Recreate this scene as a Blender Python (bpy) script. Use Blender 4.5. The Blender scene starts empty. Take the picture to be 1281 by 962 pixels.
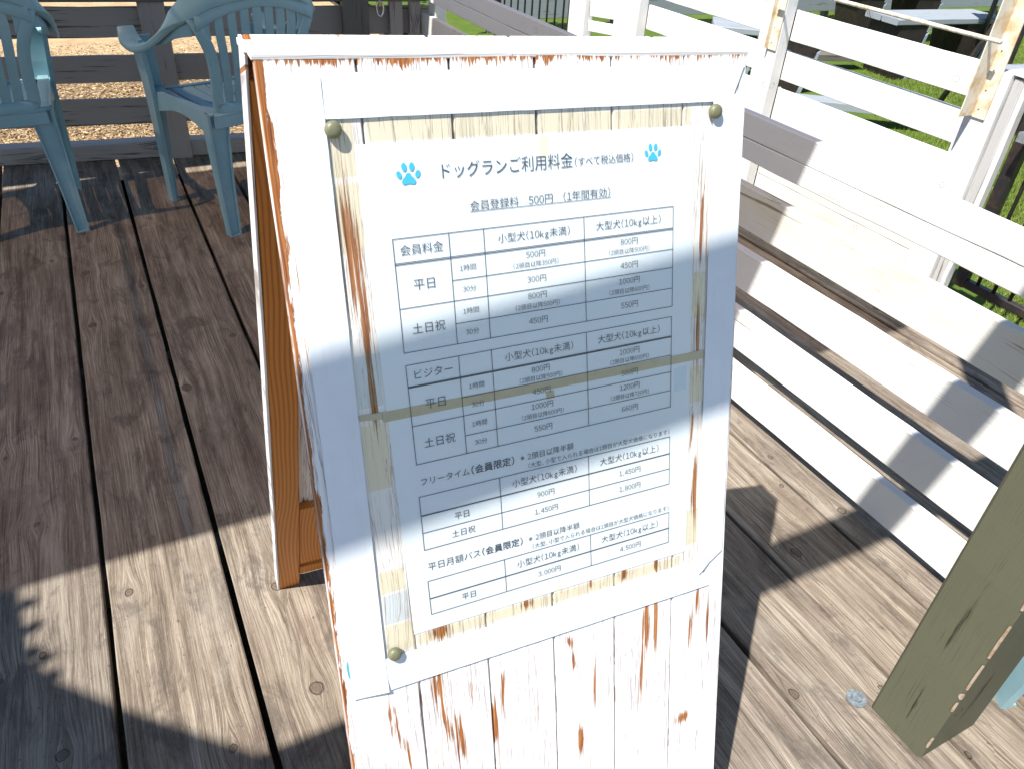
import bpy, math, random
import numpy as np
from mathutils import Matrix, Vector
random.seed(7)
sc = bpy.context.scene
COL = sc.collection
R = math.radians

# ------------------------------------------------------------------ camera
cd = bpy.data.cameras.new('camera')
cam = bpy.data.objects.new('camera', cd)
COL.objects.link(cam)
cd.sensor_fit = 'HORIZONTAL'
cd.sensor_width = 36.0
cd.lens = 36.0 * 958.0 / 1281.0
cd.clip_start = 0.02
cd.clip_end = 500
def _cam_axes():
    p, r, a = R(35.8915), R(3.633), R(-29.209)
    fw = Vector((0, math.cos(p), -math.sin(p))); rt = Vector((1, 0, 0)); up = rt.cross(fw)
    rt2 = rt * math.cos(r) + up * math.sin(r)
    up2 = up * math.cos(r) - rt * math.sin(r)
    M = Matrix.Rotation(a, 3, 'Z')
    return M @ rt2, M @ up2, M @ fw
_rt, _up, _fw = _cam_axes()
cam.matrix_world = Matrix(((_rt.x, _up.x, -_fw.x, 0), (_rt.y, _up.y, -_fw.y, 0), (_rt.z, _up.z, -_fw.z, 1.45), (0, 0, 0, 1)))
sc.camera = cam

# ------------------------------------------------------------------ light
SX, SY = 0.560, 0.194
SUNDIR = Vector((SX, SY, -1.0)).normalized()      # the way the light travels
w = bpy.data.worlds.new('World'); sc.world = w; w.use_nodes = True
wn = w.node_tree
sky = wn.nodes.new('ShaderNodeTexSky')
sky.sky_type = 'NISHITA'; sky.sun_disc = False
sky.sun_elevation = R(60); sky.sun_rotation = R(254.4)
sky.air_density = 1.0; sky.dust_density = 0.2; sky.ozone_density = 2.0
wn.links.new(sky.outputs[0], wn.nodes['Background'].inputs[0])
wn.nodes['Background'].inputs[1].default_value = 0.095
sl = bpy.data.lights.new('sun', 'SUN'); so = bpy.data.objects.new('sun', sl); COL.objects.link(so)
sl.energy = 5.0; sl.angle = R(0.55); sl.color = (1.0, 0.955, 0.89)
so.rotation_euler = SUNDIR.to_track_quat('-Z', 'Y').to_euler()
so.location = (-3, -1, 6)
sc.view_settings.view_transform = 'Standard'
sc.view_settings.look = 'None'
sc.view_settings.exposure = 0.80
sc.view_settings.gamma = 1.0
sc.cycles.max_bounces = 8
sc.cycles.transparent_max_bounces = 16

# ------------------------------------------------------------------ node helper
class NT:
    def __init__(s, name):
        s.m = bpy.data.materials.new(name); s.m.use_nodes = True
        s.t = s.m.node_tree
        s.b = s.t.nodes['Principled BSDF']
        s.out = s.t.nodes['Material Output']
    def n(s, typ, ins=None, out=0, **props):
        nd = s.t.nodes.new('ShaderNode' + typ)
        for k, v in props.items(): setattr(nd, k, v)
        if ins:
            for k, v in ins.items():
                sock = nd.inputs[k]
                if isinstance(v, bpy.types.NodeSocket): s.t.links.new(v, sock)
                else: sock.default_value = v
        return nd.outputs[out]
    def math(s, op, a, b=0.0, c=None, clamp=False):
        d = {0: a, 1: b}
        if c is not None: d[2] = c
        return s.n('Math', d, operation=op, use_clamp=clamp)
    def noise(s, vec, scale=1.0, detail=3.0, rough=0.5, dist=0.0):
        return s.n('TexNoise', {'Vector': vec, 'Scale': scale, 'Detail': detail, 'Roughness': rough, 'Distortion': dist})
    def xyz(s, x, y, z=0.0):
        return s.n('CombineXYZ', {0: x, 1: y, 2: z})
    def sep(s, v):
        nd = s.t.nodes.new('ShaderNodeSeparateXYZ'); s.t.links.new(v, nd.inputs[0]); return nd.outputs
    def step(s, x, a, b):      # smooth 0..1 between a and b
        return s.n('MapRange', {'Value': x, 'From Min': a, 'From Max': b, 'To Min': 0.0, 'To Max': 1.0}, interpolation_type='SMOOTHSTEP', clamp=True)
    def mix(s, f, a, b, mode='MIX'):
        nd = s.t.nodes.new('ShaderNodeMix'); nd.data_type = 'RGBA'; nd.blend_type = mode
        for i, v in ((0, f), (6, a), (7, b)):
            if isinstance(v, bpy.types.NodeSocket): s.t.links.new(v, nd.inputs[i])
            else: nd.inputs[i].default_value = (v + (1.0,)) if isinstance(v, tuple) and len(v) == 3 else v
        return nd.outputs[2]
    def ramp(s, x, stops):
        nd = s.t.nodes.new('ShaderNodeValToRGB'); s.t.links.new(x, nd.inputs[0])
        e = nd.color_ramp.elements
        while len(e) < len(stops): e.new(0.5)
        for el, (p, c) in zip(e, stops): el.position = p; el.color = c + (1.0,)
        return nd.outputs[0]
    def base(s, col, rough=0.6, spec=0.3, bump=None, strength=0.3, dist=0.002):
        for k, v in (('Base Color', col), ('Roughness', rough), ('Specular IOR Level', spec)):
            if isinstance(v, bpy.types.NodeSocket): s.t.links.new(v, s.b.inputs[k])
            else: s.b.inputs[k].default_value = (v + (1.0,)) if isinstance(v, tuple) and len(v) == 3 else v
        if bump is not None:
            o = s.n('Bump', {'Height': bump, 'Strength': strength, 'Distance': dist})
            s.t.links.new(o, s.b.inputs['Normal'])
        return s.m
    def local(s, rnd=13.0):
        """object coordinates shifted by a random amount per object: x width, y length"""
        tc = s.n('TexCoord', out=3)
        r = s.n('ObjectInfo', out=5)
        x, y, z = s.sep(tc)
        off = s.math('MULTIPLY', r, rnd)
        return s.math('ADD', s.math('ADD', x, off), z), s.math('ADD', y, s.math('MULTIPLY', off, 1.7)), z, r

def grain(m, x, y, knot_amt=0.7, kx=4.5, ky=1.5):
    """returns (warped x, knot distance mask, ring value)"""
    wob = m.noise(m.xyz(m.math('MULTIPLY', x, 45.0), m.math('MULTIPLY', y, 30.0), 8.0), 1.0, 2.0)
    low = m.noise(m.xyz(m.math('MULTIPLY', x, 3.0), m.math('MULTIPLY', y, 0.9)), 1.0, 2.0)
    gx = m.math('ADD', x, m.math('MULTIPLY', m.math('SUBTRACT', low, 0.5), 0.045))
    v = m.t.nodes.new('ShaderNodeTexVoronoi'); v.voronoi_dimensions = '2D'
    m.t.links.new(m.xyz(m.math('MULTIPLY', x, kx), m.math('MULTIPLY', y, ky)), v.inputs['Vector'])
    v.inputs['Scale'].default_value = 1.0
    d = v.outputs['Distance']
    cc = m.sep(v.outputs['Color'])
    on = m.step(cc[0], 1 - knot_amt, 1 - knot_amt + 0.02)
    kr = m.math('MULTIPLY_ADD', cc[1], 0.011, 0.0035)          # knot radius
    # metres-ish distance so that knots come out round although the cells are long
    px, py, _ = m.sep(v.outputs['Position'])
    dx = m.math('SUBTRACT', m.math('MULTIPLY', x, kx), px); dy = m.math('SUBTRACT', m.math('MULTIPLY', y, ky), py)
    dx = m.math('DIVIDE', dx, kx); dy = m.math('MULTIPLY', m.math('DIVIDE', dy, ky), 0.85)
    d = m.math('SQRT', m.math('ADD', m.math('MULTIPLY', dx, dx), m.math('MULTIPLY', dy, dy)))
    d = m.math('ADD', d, m.math('MULTIPLY', m.math('SUBTRACT', wob, 0.5), 0.012))
    near = m.math('MULTIPLY', m.math('POWER', 2.718, m.math('MULTIPLY', d, -28.0)), on)
    side = m.math('MULTIPLY', m.n('Math', {0: dx}, operation='SIGN'), near)
    gx = m.math('SUBTRACT', gx, m.math('MULTIPLY', side, 0.022))
    knot = m.math('MULTIPLY', m.step(m.math('DIVIDE', d, kr), 1.0, 0.6), on)
    ring = m.math('MULTIPLY', m.step(m.math('ABSOLUTE', m.math('SUBTRACT', m.math('DIVIDE', d, kr), 1.0)), 0.22, 0.05), on)
    return gx, knot, ring, near

def deck_material():
    m = NT('weathered_decking')
    x, y, z, r = m.local()
    gx, knot, ring, near = grain(m, x, y, 0.62, 6.0, 2.6)
    g1 = m.noise(m.xyz(m.math('MULTIPLY', gx, 48.0), m.math('MULTIPLY', y, 1.6)), 1.0, 6.0, 0.62)
    g2 = m.noise(m.xyz(m.math('MULTIPLY', gx, 300.0), m.math('MULTIPLY', y, 7.0)), 1.0, 5.0, 0.72)
    area = m.noise(m.xyz(m.math('MULTIPLY', x, 7.0), m.math('MULTIPLY', y, 2.6), 6.0), 1.0, 4.0, 0.6)
    wav = m.math('SINE', m.math('ADD', m.math('MULTIPLY', gx, 800.0), m.math('MULTIPLY', g1, 30.0)))
    wav = m.math('MULTIPLY', m.math('MULTIPLY_ADD', wav, 0.5, 0.5), m.step(area, 0.40, 0.68))
    f = m.math('ADD', m.math('MULTIPLY', g1, 0.46), m.math('ADD', m.math('MULTIPLY', g2, 0.44), m.math('MULTIPLY', wav, 0.10)))
    col = m.ramp(f, [(0.35, (0.090, 0.066, 0.046)), (0.44, (0.165, 0.128, 0.092)), (0.51, (0.245, 0.198, 0.146)), (0.62, (0.365, 0.308, 0.236))])
    blot = m.noise(m.xyz(m.math('MULTIPLY', x, 11.0), m.math('MULTIPLY', y, 5.0)), 1.0, 7.0, 0.68, 0.8)
    col = m.mix(m.math('MULTIPLY', m.step(blot, 0.50, 0.64), 0.66), col, (0.080, 0.062, 0.050))
    red = m.noise(m.xyz(m.math('MULTIPLY', x, 16.0), m.math('MULTIPLY', y, 4.0), 15.0), 1.0, 5.0, 0.62)
    col = m.mix(m.math('MULTIPLY', m.step(red, 0.54, 0.68), 0.30), col, (0.150, 0.090, 0.070))
    pale = m.noise(m.xyz(m.math('MULTIPLY', x, 8.0), m.math('MULTIPLY', y, 3.0), 4.0), 1.0, 6.0, 0.66)
    col = m.mix(m.math('MULTIPLY', m.step(pale, 0.5, 0.72), 0.40), col, (0.345, 0.305, 0.245))
    fleck = m.noise(m.xyz(m.math('MULTIPLY', gx, 330.0), m.math('MULTIPLY', y, 60.0), 21.0), 1.0, 2.0, 0.6)
    col = m.mix(m.math('MULTIPLY', m.step(fleck, 0.58, 0.70), 0.22), col, (0.36, 0.31, 0.25))
    col = m.mix(m.math('MULTIPLY', m.step(m.noise(m.xyz(m.math('MULTIPLY', gx, 130.0), m.math('MULTIPLY', y, 2.4), 7.0), 1.0, 4.0, 0.7), 0.58, 0.64), 0.55), col, (0.055, 0.040, 0.030))
    col = m.mix(m.math('MULTIPLY', knot, 0.7), col, (0.10, 0.066, 0.044))
    col = m.mix(m.math('MULTIPLY', ring, 0.7), col, (0.055, 0.038, 0.028))
    spk = m.noise(m.xyz(x, m.math('MULTIPLY', y, 0.6), 3.0), 120.0, 3.0, 0.6)
    col = m.mix(m.math('MULTIPLY', m.step(spk, 0.64, 0.72), 0.6), col, (0.045, 0.032, 0.024))
    tint = m.n('HueSaturation', {'Hue': 0.5, 'Saturation': m.math('MULTIPLY_ADD', r, 0.3, 0.80), 'Value': m.math('MULTIPLY_ADD', r, 0.25, 1.12), 'Color': col})
    h = m.math('SUBTRACT', f, m.math('ADD', m.math('MULTIPLY', ring, 0.5), m.math('MULTIPLY', m.step(blot, 0.5, 0.7), 0.15)))
    return m.base(tint, 0.82, 0.2, h, 1.0, 0.005)

def paint_material(name, white, under, wear=0.35, thr=0.60, yellow=0.0, bump=0.5, freq=70.0):
    m = NT(name)
    x, y, z, r = m.local()
    gx, knot, ring, near = grain(m, x, y, 0.55, 5.0, 2.0)
    g1 = m.noise(m.xyz(m.math('MULTIPLY', gx, freq), m.math('MULTIPLY', y, 1.4)), 1.0, 5.0, 0.65)
    g2 = m.noise(m.xyz(m.math('MULTIPLY', gx, 330.0), m.math('MULTIPLY', y, 5.0)), 1.0, 3.0, 0.6)
    area = m.noise(m.xyz(m.math('MULTIPLY', x, 6.0), m.math('MULTIPLY', y, 2.2), 2.0), 1.0, 4.0, 0.6)
    k = m.math('ADD', m.math('MULTIPLY', g1, 0.62), m.math('MULTIPLY', area, 0.38))
    crack = m.step(k, thr, thr + 0.05)
    line = m.math('MULTIPLY', m.step(g2, 0.60, 0.68), m.step(area, 0.42, 0.62))
    col = m.mix(m.math('MULTIPLY', m.noise(m.xyz(x, y, 9.0), 5.0, 4.0, 0.6), 0.35), white, tuple(c * 0.82 for c in white))
    if yellow: col = m.mix(m.math('MULTIPLY', m.step(area, 0.5, 0.7), yellow), col, (0.72, 0.64, 0.38))
    col = m.mix(m.math('MULTIPLY', line, wear), col, under)
    col = m.mix(m.math('MULTIPLY', crack, min(1.0, wear * 2)), col, under)
    col = m.mix(m.math('MULTIPLY', ring, 0.55), col, under)
    h = m.math('SUBTRACT', m.math('ADD', m.math('MULTIPLY', g1, 0.6), m.math('MULTIPLY', g2, 0.4)), m.math('ADD', m.math('MULTIPLY', crack, 0.4), m.math('MULTIPLY', ring, 0.3)))
    return m.base(col, 0.62, 0.25, h, bump, 0.002)

def plain(name, col, rough=0.5, spec=0.4, nscale=0.0, ncol=None, bump=0.0, metallic=0.0):
    m = NT(name)
    c = col
    tc = m.n('TexCoord', out=3)
    hb = None
    if nscale:
        nz = m.noise(tc, nscale, 5.0, 0.62)
        c = m.mix(m.step(nz, 0.42, 0.68), col, ncol)
        hb = nz
    m.base(c, rough, spec, hb if bump else None, bump, 0.002)
    m.b.inputs['Metallic'].default_value = metallic
    return m.m

MAT = {}
MAT['deck'] = deck_material()
MAT['white'] = paint_material('white_painted_board', (0.78, 0.77, 0.745), (0.30, 0.27, 0.24), 0.45, 0.615, 0.0, 0.7)
MAT['white_old'] = paint_material('yellowing_white_board', (0.77, 0.75, 0.69), (0.33, 0.27, 0.19), 0.5, 0.59, 0.35, 0.8)
MAT['grey'] = paint_material('grey_weathered_board', (0.43, 0.375, 0.335), (0.17, 0.14, 0.115), 0.6, 0.55, 0.0, 0.9)
MAT['grey_light'] = paint_material('weathered_shaded_board', (0.52, 0.51, 0.50), (0.20, 0.18, 0.16), 0.6, 0.54, 0.0, 0.9)  # weathered grey with the jamb's shaded side put into the colour
MAT['dark_wood'] = paint_material('dark_weathered_timber', (0.17, 0.155, 0.13), (0.07, 0.06, 0.05), 0.6, 0.55, 0.0, 0.9)
MAT['green_post'] = paint_material('olive_painted_timber', (0.112, 0.112, 0.072), (0.028, 0.026, 0.018), 0.55, 0.585, 0.0, 0.9, 34.0)
MAT['black_metal'] = plain('black_painted_metal', (0.018, 0.017, 0.018), 0.45, 0.5, 30.0, (0.05, 0.03, 0.02), 0.1)
MAT['raw_wood'] = plain('scraped_raw_wood', (0.40, 0.32, 0.24), 0.8, 0.2, 60.0, (0.30, 0.17, 0.10), 0.2)
MAT['rust'] = plain('rusty_cream_angle_iron', (0.76, 0.70, 0.58), 0.6, 0.3, 16.0, (0.60, 0.42, 0.22), 0.3)
MAT['galv'] = plain('galvanised_metal', (0.45, 0.46, 0.46), 0.4, 0.5, 60.0, (0.30, 0.31, 0.30), 0.2, 0.6)
MAT['bolt'] = plain('weathered_zinc', (0.12, 0.15, 0.17), 0.7, 0.3, 90.0, (0.24, 0.27, 0.28), 0.4)

# ------------------------------------------------------------------ mesh helpers
W = {}
class MB:
    def __init__(s): s.v = []; s.f = []
    def add(s, vs, fs):
        o = len(s.v); s.v += [tuple(p) for p in vs]; s.f += [tuple(i + o for i in f) for f in fs]; return s
    def box(s, a, b):
        (x0, y0, z0), (x1, y1, z1) = a, b
        return s.add([(x0, y0, z0), (x1, y0, z0), (x1, y1, z0), (x0, y1, z0), (x0, y0, z1), (x1, y0, z1), (x1, y1, z1), (x0, y1, z1)],
                     [(0, 3, 2, 1), (4, 5, 6, 7), (0, 1, 5, 4), (1, 2, 6, 5), (2, 3, 7, 6), (3, 0, 4, 7)])
    def prism(s, poly, z0, z1):
        n = len(poly)
        return s.add([(x, y, z0) for x, y in poly] + [(x, y, z1) for x, y in poly],
                     [tuple(range(n))[::-1], tuple(range(n, 2 * n))] + [(i, (i + 1) % n, n + (i + 1) % n, n + i) for i in range(n)])
    def sweep(s, pts, wv, tv, wid, thk, closed=False, rnd=0.3):
        """rounded rectangle section swept along pts; wv/tv width and thickness directions"""
        n = len(pts); rings = []
        for i in range(n):
            P = Vector(pts[i]); a = Vector(wv[i]).normalized(); b = Vector(tv[i]).normalized()
            hw, ht = wid[i] / 2, thk[i] / 2; c = min(hw, ht) * rnd * 2
            sec = [(-hw + c, -ht), (hw - c, -ht), (hw, -ht + c), (hw, ht - c), (hw - c, ht), (-hw + c, ht), (-hw, ht - c), (-hw, -ht + c)]
            rings.append([P + a * u + b * v for u, v in sec])
        vs = [p for r in rings for p in r]; fs = []
        for i in range(n - (0 if closed else 1)):
            j = (i + 1) % n
            for k in range(8):
                l = (k + 1) % 8
                fs.append((i * 8 + k, i * 8 + l, j * 8 + l, j * 8 + k))
        if not closed:
            fs.append(tuple(range(8))[::-1]); fs.append(tuple((n - 1) * 8 + k for k in range(8)))
        return s.add(vs, fs)
    def tube(s, pts, rad, seg=8):
        n = len(pts); vs = []; fs = []
        for i in range(n):
            P = Vector(pts[i]); d = (Vector(pts[min(i + 1, n - 1)]) - Vector(pts[max(i - 1, 0)])).normalized()
            a = d.orthogonal().normalized() if i == 0 else (a - d * a.dot(d)).normalized()
            b = d.cross(a); r = rad[i] if isinstance(rad, (list, tuple)) else rad
            vs += [P + (a * math.cos(2 * math.pi * k / seg) + b * math.sin(2 * math.pi * k / seg)) * r for k in range(seg)]
        for i in range(n - 1):
            for k in range(seg):
                l = (k + 1) % seg; fs.append((i * seg + k, i * seg + l, (i + 1) * seg + l, (i + 1) * seg + k))
        fs.append(tuple(range(seg))[::-1]); fs.append(tuple((n - 1) * seg + k for k in range(seg)))
        return s.add(vs, fs)
    def lathe(s, prof, seg=16, c=(0, 0, 0)):
        vs = []; fs = []
        for r, z in prof: vs += [(c[0] + r * math.cos(2 * math.pi * k / seg), c[1] + r * math.sin(2 * math.pi * k / seg), c[2] + z) for k in range(seg)]
        for i in range(len(prof) - 1):
            for k in range(seg):
                l = (k + 1) % seg; fs.append((i * seg + k, i * seg + l, (i + 1) * seg + l, (i + 1) * seg + k))
        fs.append(tuple(range(seg))[::-1]); fs.append(tuple((len(prof) - 1) * seg + k for k in range(seg)))
        return s.add(vs, fs)
    def build(s, name, mat, parent=None, M=None, smooth=False):
        me = bpy.data.meshes.new(name); me.from_pydata([tuple(p) for p in s.v], [], s.f)
        if mat: me.materials.append(mat)
        if smooth: me.polygons.foreach_set('use_smooth', [True] * len(me.polygons))
        me.update()
        return place(bpy.data.objects.new(name, me), parent, M)
def place(o, parent=None, M=None):
    COL.objects.link(o); M = M if M is not None else Matrix.Identity(4)
    if parent is not None and M is not None and getattr(place, 'local', False): pass
    o.matrix_basis = M if parent is None else W[parent.name].inverted() @ M
    if parent is not None: o.parent = parent
    W[o.name] = M.copy()
    return o
def empty(name, loc=(0, 0, 0), M=None):
    o = bpy.data.objects.new(name, None); o.empty_display_size = 0.1
    return place(o, None, M if M is not None else Matrix.Translation(loc))
def tag(o, label=None, cat=None, group=None, kind=None):
    if label: o['label'] = label
    if cat: o['category'] = cat
    if group: o['group'] = group
    if kind: o['kind'] = kind
    return o
def thing(name, loc, label, cat, group=None, M=None):
    return tag(empty(name, loc, M), label, cat, group)
def frame(P, X, Y, Z):
    return Matrix(((X.x, Y.x, Z.x, P.x), (X.y, Y.y, Z.y, P.y), (X.z, Y.z, Z.z, P.z), (0, 0, 0, 1)))
def board(name, mat, parent, P0, P1, width, thick, wdir, jit=0.0006, ch=0.002, nseg=9, label=None):
    """a sawn board from P0 to P1 (centre line); wdir = direction of its width"""
    P0, P1 = Vector(P0), Vector(P1); Y = (P1 - P0); L = Y.length; Y.normalize()
    X = Vector(wdir); X = (X - Y * X.dot(Y)).normalized(); Z = X.cross(Y)
    mb = MB(); hw, ht = width / 2, thick / 2; rings = []
    rr = random.Random(int(abs(P0.x * 977 + P0.y * 331 + P0.z * 7919 + L * 101) * 100))
    nseg = max(2, min(nseg, int(L / 0.12) + 2))
    for i in range(nseg):
        t = L * i / (nseg - 1)
        j = [rr.uniform(-jit, jit) for _ in range(4)]
        sec = [(-hw + ch, -ht), (hw - ch, -ht), (hw + j[0], -ht + ch), (hw + j[0], ht - ch), (hw - ch + j[0], ht), (-hw + ch + j[1], ht), (-hw + j[1], ht - ch), (-hw + j[1], -ht + ch)]
        rings += [(u, t, v) for u, v in sec]
    fs = []
    for i in range(nseg - 1):
        for k in range(8):
            l = (k + 1) % 8; fs.append((i * 8 + k, (i + 1) * 8 + k, (i + 1) * 8 + l, i * 8 + l))
    fs.append(tuple(range(8))); fs.append(tuple((nseg - 1) * 8 + k for k in range(8))[::-1])
    mb.add(rings, fs)
    o = mb.build(name, mat, parent, frame(P0, X, Y, Z))
    if label: o['label'] = label
    return o
def catmull(pts, n=6):
    P = [Vector(p) for p in pts]; out = []
    P = [P[0] * 2 - P[1]] + P + [P[-1] * 2 - P[-2]]
    for i in range(1, len(P) - 2):
        for k in range(n):
            t = k / n
            out.append(0.5 * ((2 * P[i]) + (P[i + 1] - P[i - 1]) * t + (2 * P[i - 1] - 5 * P[i] + 4 * P[i + 1] - P[i + 2]) * t * t + (3 * P[i] - P[i - 1] - 3 * P[i + 1] + P[i + 2]) * t ** 3))
    out.append(P[-2]); return out
def lerp_list(vals, n):
    """values at the control points -> values at the catmull samples"""
    out = []
    for i in range(len(vals) - 1):
        for k in range(n):
            a, b, t = vals[i], vals[i + 1], k / n
            out.append(a + (b - a) * t)
    out.append(vals[-1]); return out

# ------------------------------------------------------------------ the setting: ground
def ground_mat(name, c1, c2, c3, s1, s2, bump):
    m = NT(name); tc = m.n('TexCoord', out=3)
    a = m.noise(tc, s1, 5.0, 0.65); b = m.noise(tc, s2, 4.0, 0.7)
    col = m.mix(m.step(a, 0.35, 0.65), c1, c2); col = m.mix(m.math('MULTIPLY', m.step(b, 0.5, 0.7), 0.7), col, c3)
    if name.startswith('straw'):
        yy = m.math('ADD', m.sep(tc)[1], m.math('MULTIPLY', m.math('SUBTRACT', a, 0.5), 0.8))
        belt = m.math('MULTIPLY', m.step(yy, 4.85, 5.15), m.step(yy, 6.9, 6.2)); col = m.mix(m.math('MULTIPLY', belt, 0.75), col, (0.15, 0.095, 0.05))
    return m.base(col, 0.9, 0.1, b, bump, 0.01)
MAT['soil'] = ground_mat('bare_soil', (0.10, 0.08, 0.06), (0.07, 0.055, 0.04), (0.15, 0.12, 0.09), 3.0, 40.0, 0.5)
MAT['straw'] = ground_mat('straw_covered_ground', (0.50, 0.37, 0.215), (0.40, 0.28, 0.155), (0.24, 0.155, 0.08), 6.0, 60.0, 0.8)
MAT['turf'] = ground_mat('turf_base', (0.10, 0.155, 0.025), (0.075, 0.125, 0.02), (0.16, 0.19, 0.05), 5.0, 90.0, 0.7)
def sheet(name, mat, x0, x1, y0, y1, z, nx=2, ny=2):
    mb = MB(); vs = [(x0 + (x1 - x0) * i / nx, y0 + (y1 - y0) * j / ny, z) for j in range(ny + 1) for i in range(nx + 1)]
    fs = [(j * (nx + 1) + i, j * (nx + 1) + i + 1, (j + 1) * (nx + 1) + i + 1, (j + 1) * (nx + 1) + i) for j in range(ny) for i in range(nx)]
    mb.add(vs, fs); return tag(mb.build(name, mat), kind='structure')
TURF_Z = -0.10
sheet('ground', MAT['soil'], -200, 200, -200, 200, -0.42)
sheet('straw_ground', MAT['straw'], -9, 2.45, 4.36, 40, -0.15)
mb = MB()

sheet('turf_ground', MAT['turf'], 2.74, 60, -40, 60, TURF_Z)

# deck of single planks
deck = tag(empty('deck', (0, 0, 0)), kind='structure')
gaps = [-1.475, -1.228, -0.981, -0.735, -0.489, -0.2425, 0.0145, 0.2695, 0.512, 0.757, 1.0010, 1.2450, 1.4810, 1.728, 1.975, 2.222, 2.469, 2.70]
for i in range(len(gaps) - 1):
    a, b = gaps[i], gaps[i + 1]
    gw = 0.0105 if i in (8, 10, 11, 12, 13, 14) else 0.0135
    gl = 0.0105 if (i - 1) in (8, 10, 11, 12, 13, 14) else 0.0135
    x0, x1 = a + gl / 2, b - gw / 2
    yend = 4.27 - 0.16 * x0 + 0.02
    board('plank', MAT['deck'], deck, ((x0 + x1) / 2, -1.8, -0.0175), ((x0 + x1) / 2, yend, -0.0175), x1 - x0, 0.035, (1, 0, 0), 0.0011, 0.003, 40)
for yy in (-1.2, -0.3, 0.6, 1.5, 2.4, 3.3):
    board('joist', MAT['dark_wood'], deck, (-1.6, yy, -0.09), (2.70, yy, -0.09), 0.05, 0.10, (0, 1, 0))

# ------------------------------------------------------------------ right-hand slatted fence on the deck
def xfence():
    t = thing('slat_fence', (1.56, 1.5, 0), 'low white slatted fence standing on the deck to the right of the sign', 'fence')
    X = 1.571
    for (z0, z1), mt in (((0.034, 0.157), 'white'), ((0.198, 0.331), 'white'), ((0.385, 0.509), 'white'), ((0.558, 0.686), 'white_old'), ((0.741, 0.8065), 'white'), ((0.797, 0.872), 'white')):
        z1 -= 0.011
        board('slat', MAT[mt], t, (X + 0.002, -1.0, (z0 + z1) / 2), (X + 0.002, 3.99, (z0 + z1) / 2), z1 - z0, 0.027, (0, 0, 1), 0.0012, 0.0025, 40)
    for y in (-0.5, 3.9):
        board('fence_post', MAT['white_old'], t, (X + 0.0165 + 0.030, y, 0.0), (X + 0.0165 + 0.030, y, 0.845), 0.085, 0.06, (0, 1, 0), 0.0006, 0.003)
    return t
xfence()

# ------------------------------------------------------------------ tall fence beyond it, with gates
XF = 2.60
def yfence():
    t = thing('boundary_fence', (XF, 2.0, -0.1), 'tall white board fence beyond the low slatted fence, beside the green turf', 'fence')
    zs = [(0.792, 0.906), (0.635, 0.750), (0.462, 0.599), (0.348, 0.458), (0.222, 0.346), (0.095, 0.220), (-0.05, 0.092)]
    spans = [(1.60, 2.62, 0.0), (2.52, 3.62, 0.003)]
    for a, b, dz in spans:
        for k, (z0, z1) in enumerate(zs):
            board('fence_board', MAT['white_old' if k > 2 else 'white'], t, (XF + 0.045, a, (z0 + z1) / 2 + dz), (XF + 0.045, b, (z0 + z1) / 2 + dz), z1 - z0, 0.019, (0, 0, 1), 0.0012, 0.0025, 18)
    for y0, y1, zt, nm in ((1.512, 1.625, 0.905, 'x'), (2.517, 2.640, 0.99, 'x'), (3.52, 3.735, 1.02, 'x'), (4.03, 4.20, 1.0, 'x')):
        board('fence_post', MAT['white'], t, (XF, (y0 + y1) / 2, -0.12), (XF, (y0 + y1) / 2, zt), y1 - y0, 0.06, (0, 1, 0), 0.001, 0.004, 20)
    for z0, z1 in ((0.30, 0.40), (0.42, 0.52), (0.56, 0.60 + 0.015), (0.64, 0.79), (0.81, 0.96)):
        board('short_board', MAT['white'], t, (XF + 0.01, 3.74, (z0 + z1) / 2), (XF + 0.01, 4.025, (z0 + z1) / 2 - 0.03), z1 - z0, 0.018, (0, 0, 1))
    # hinge jamb of the gate: weathered side in shade grey, thin white cover strip
    board('gate_jamb', MAT['grey_light'], t, (XF + 0.012, 1.492, -0.12), (XF + 0.012, 1.492, 0.895), 0.034, 0.05, (0, 1, 0), 0.0025, 0.004, 24)
    board('cover_strip', MAT['white'], t, (XF + 0.004, 1.464, -0.12), (XF + 0.004, 1.464, 0.90), 0.018, 0.034, (0, 1, 0), 0.002, 0.003, 24)
    board('post_cap', MAT['white'], t, (XF + 0.01, 1.440, 0.906), (XF + 0.01, 1.528, 0.910), 0.06, 0.012, (1, 0, 0), 0.001, 0.002)
    # rusty angle irons and the white rod between them
    for (y, z0, z1, fl) in ((2.545, 0.755, 1.35, 0.055), (1.566, 0.757, 1.35, 0.102)):
        mb = MB()
        mb.box((XF - 0.036, y - 0.027, z0), (XF - 0.032, y + 0.022, z1)); mb.box((XF - fl, y + 0.018, z0 + 0.004), (XF - 0.0365, y + 0.022, z1))
        a = mb.build('angle_iron', MAT['rust'], t)
        for q in (0.03, 0.09, 0.15, 0.21):
            bm = MB(); bm.add(*ico((XF - 0.038, y - 0.006 + 0.01 * ((q * 100) % 2), z0 + q), 0.0035)); bm.build('screw', MAT['galv'], a)
    mb = MB(); mb.tube([(XF - 0.0975, 1.545, 0.998), (XF - 0.0975, 2.2, 1.002), (XF - 0.0975, 2.53, 1.006)], 0.007); mb.build('rod', MAT['cream'], t, smooth=True)
    return t
def ico(c, r):
    vs = [(c[0] - r, c[1], c[2]), (c[0] + r, c[1], c[2]), (c[0], c[1] - r, c[2]), (c[0], c[1] + r, c[2]), (c[0], c[1], c[2] - r), (c[0], c[1], c[2] + r)]
    return vs, [(0, 2, 5), (2, 1, 5), (1, 3, 5), (3, 0, 5), (2, 0, 4), (1, 2, 4), (3, 1, 4), (0, 3, 4)]
MAT['cream'] = plain('cream_painted_rod', (0.72, 0.68, 0.58), 0.5, 0.4, 40.0, (0.45, 0.32, 0.2), 0.1)
yfence()
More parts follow.
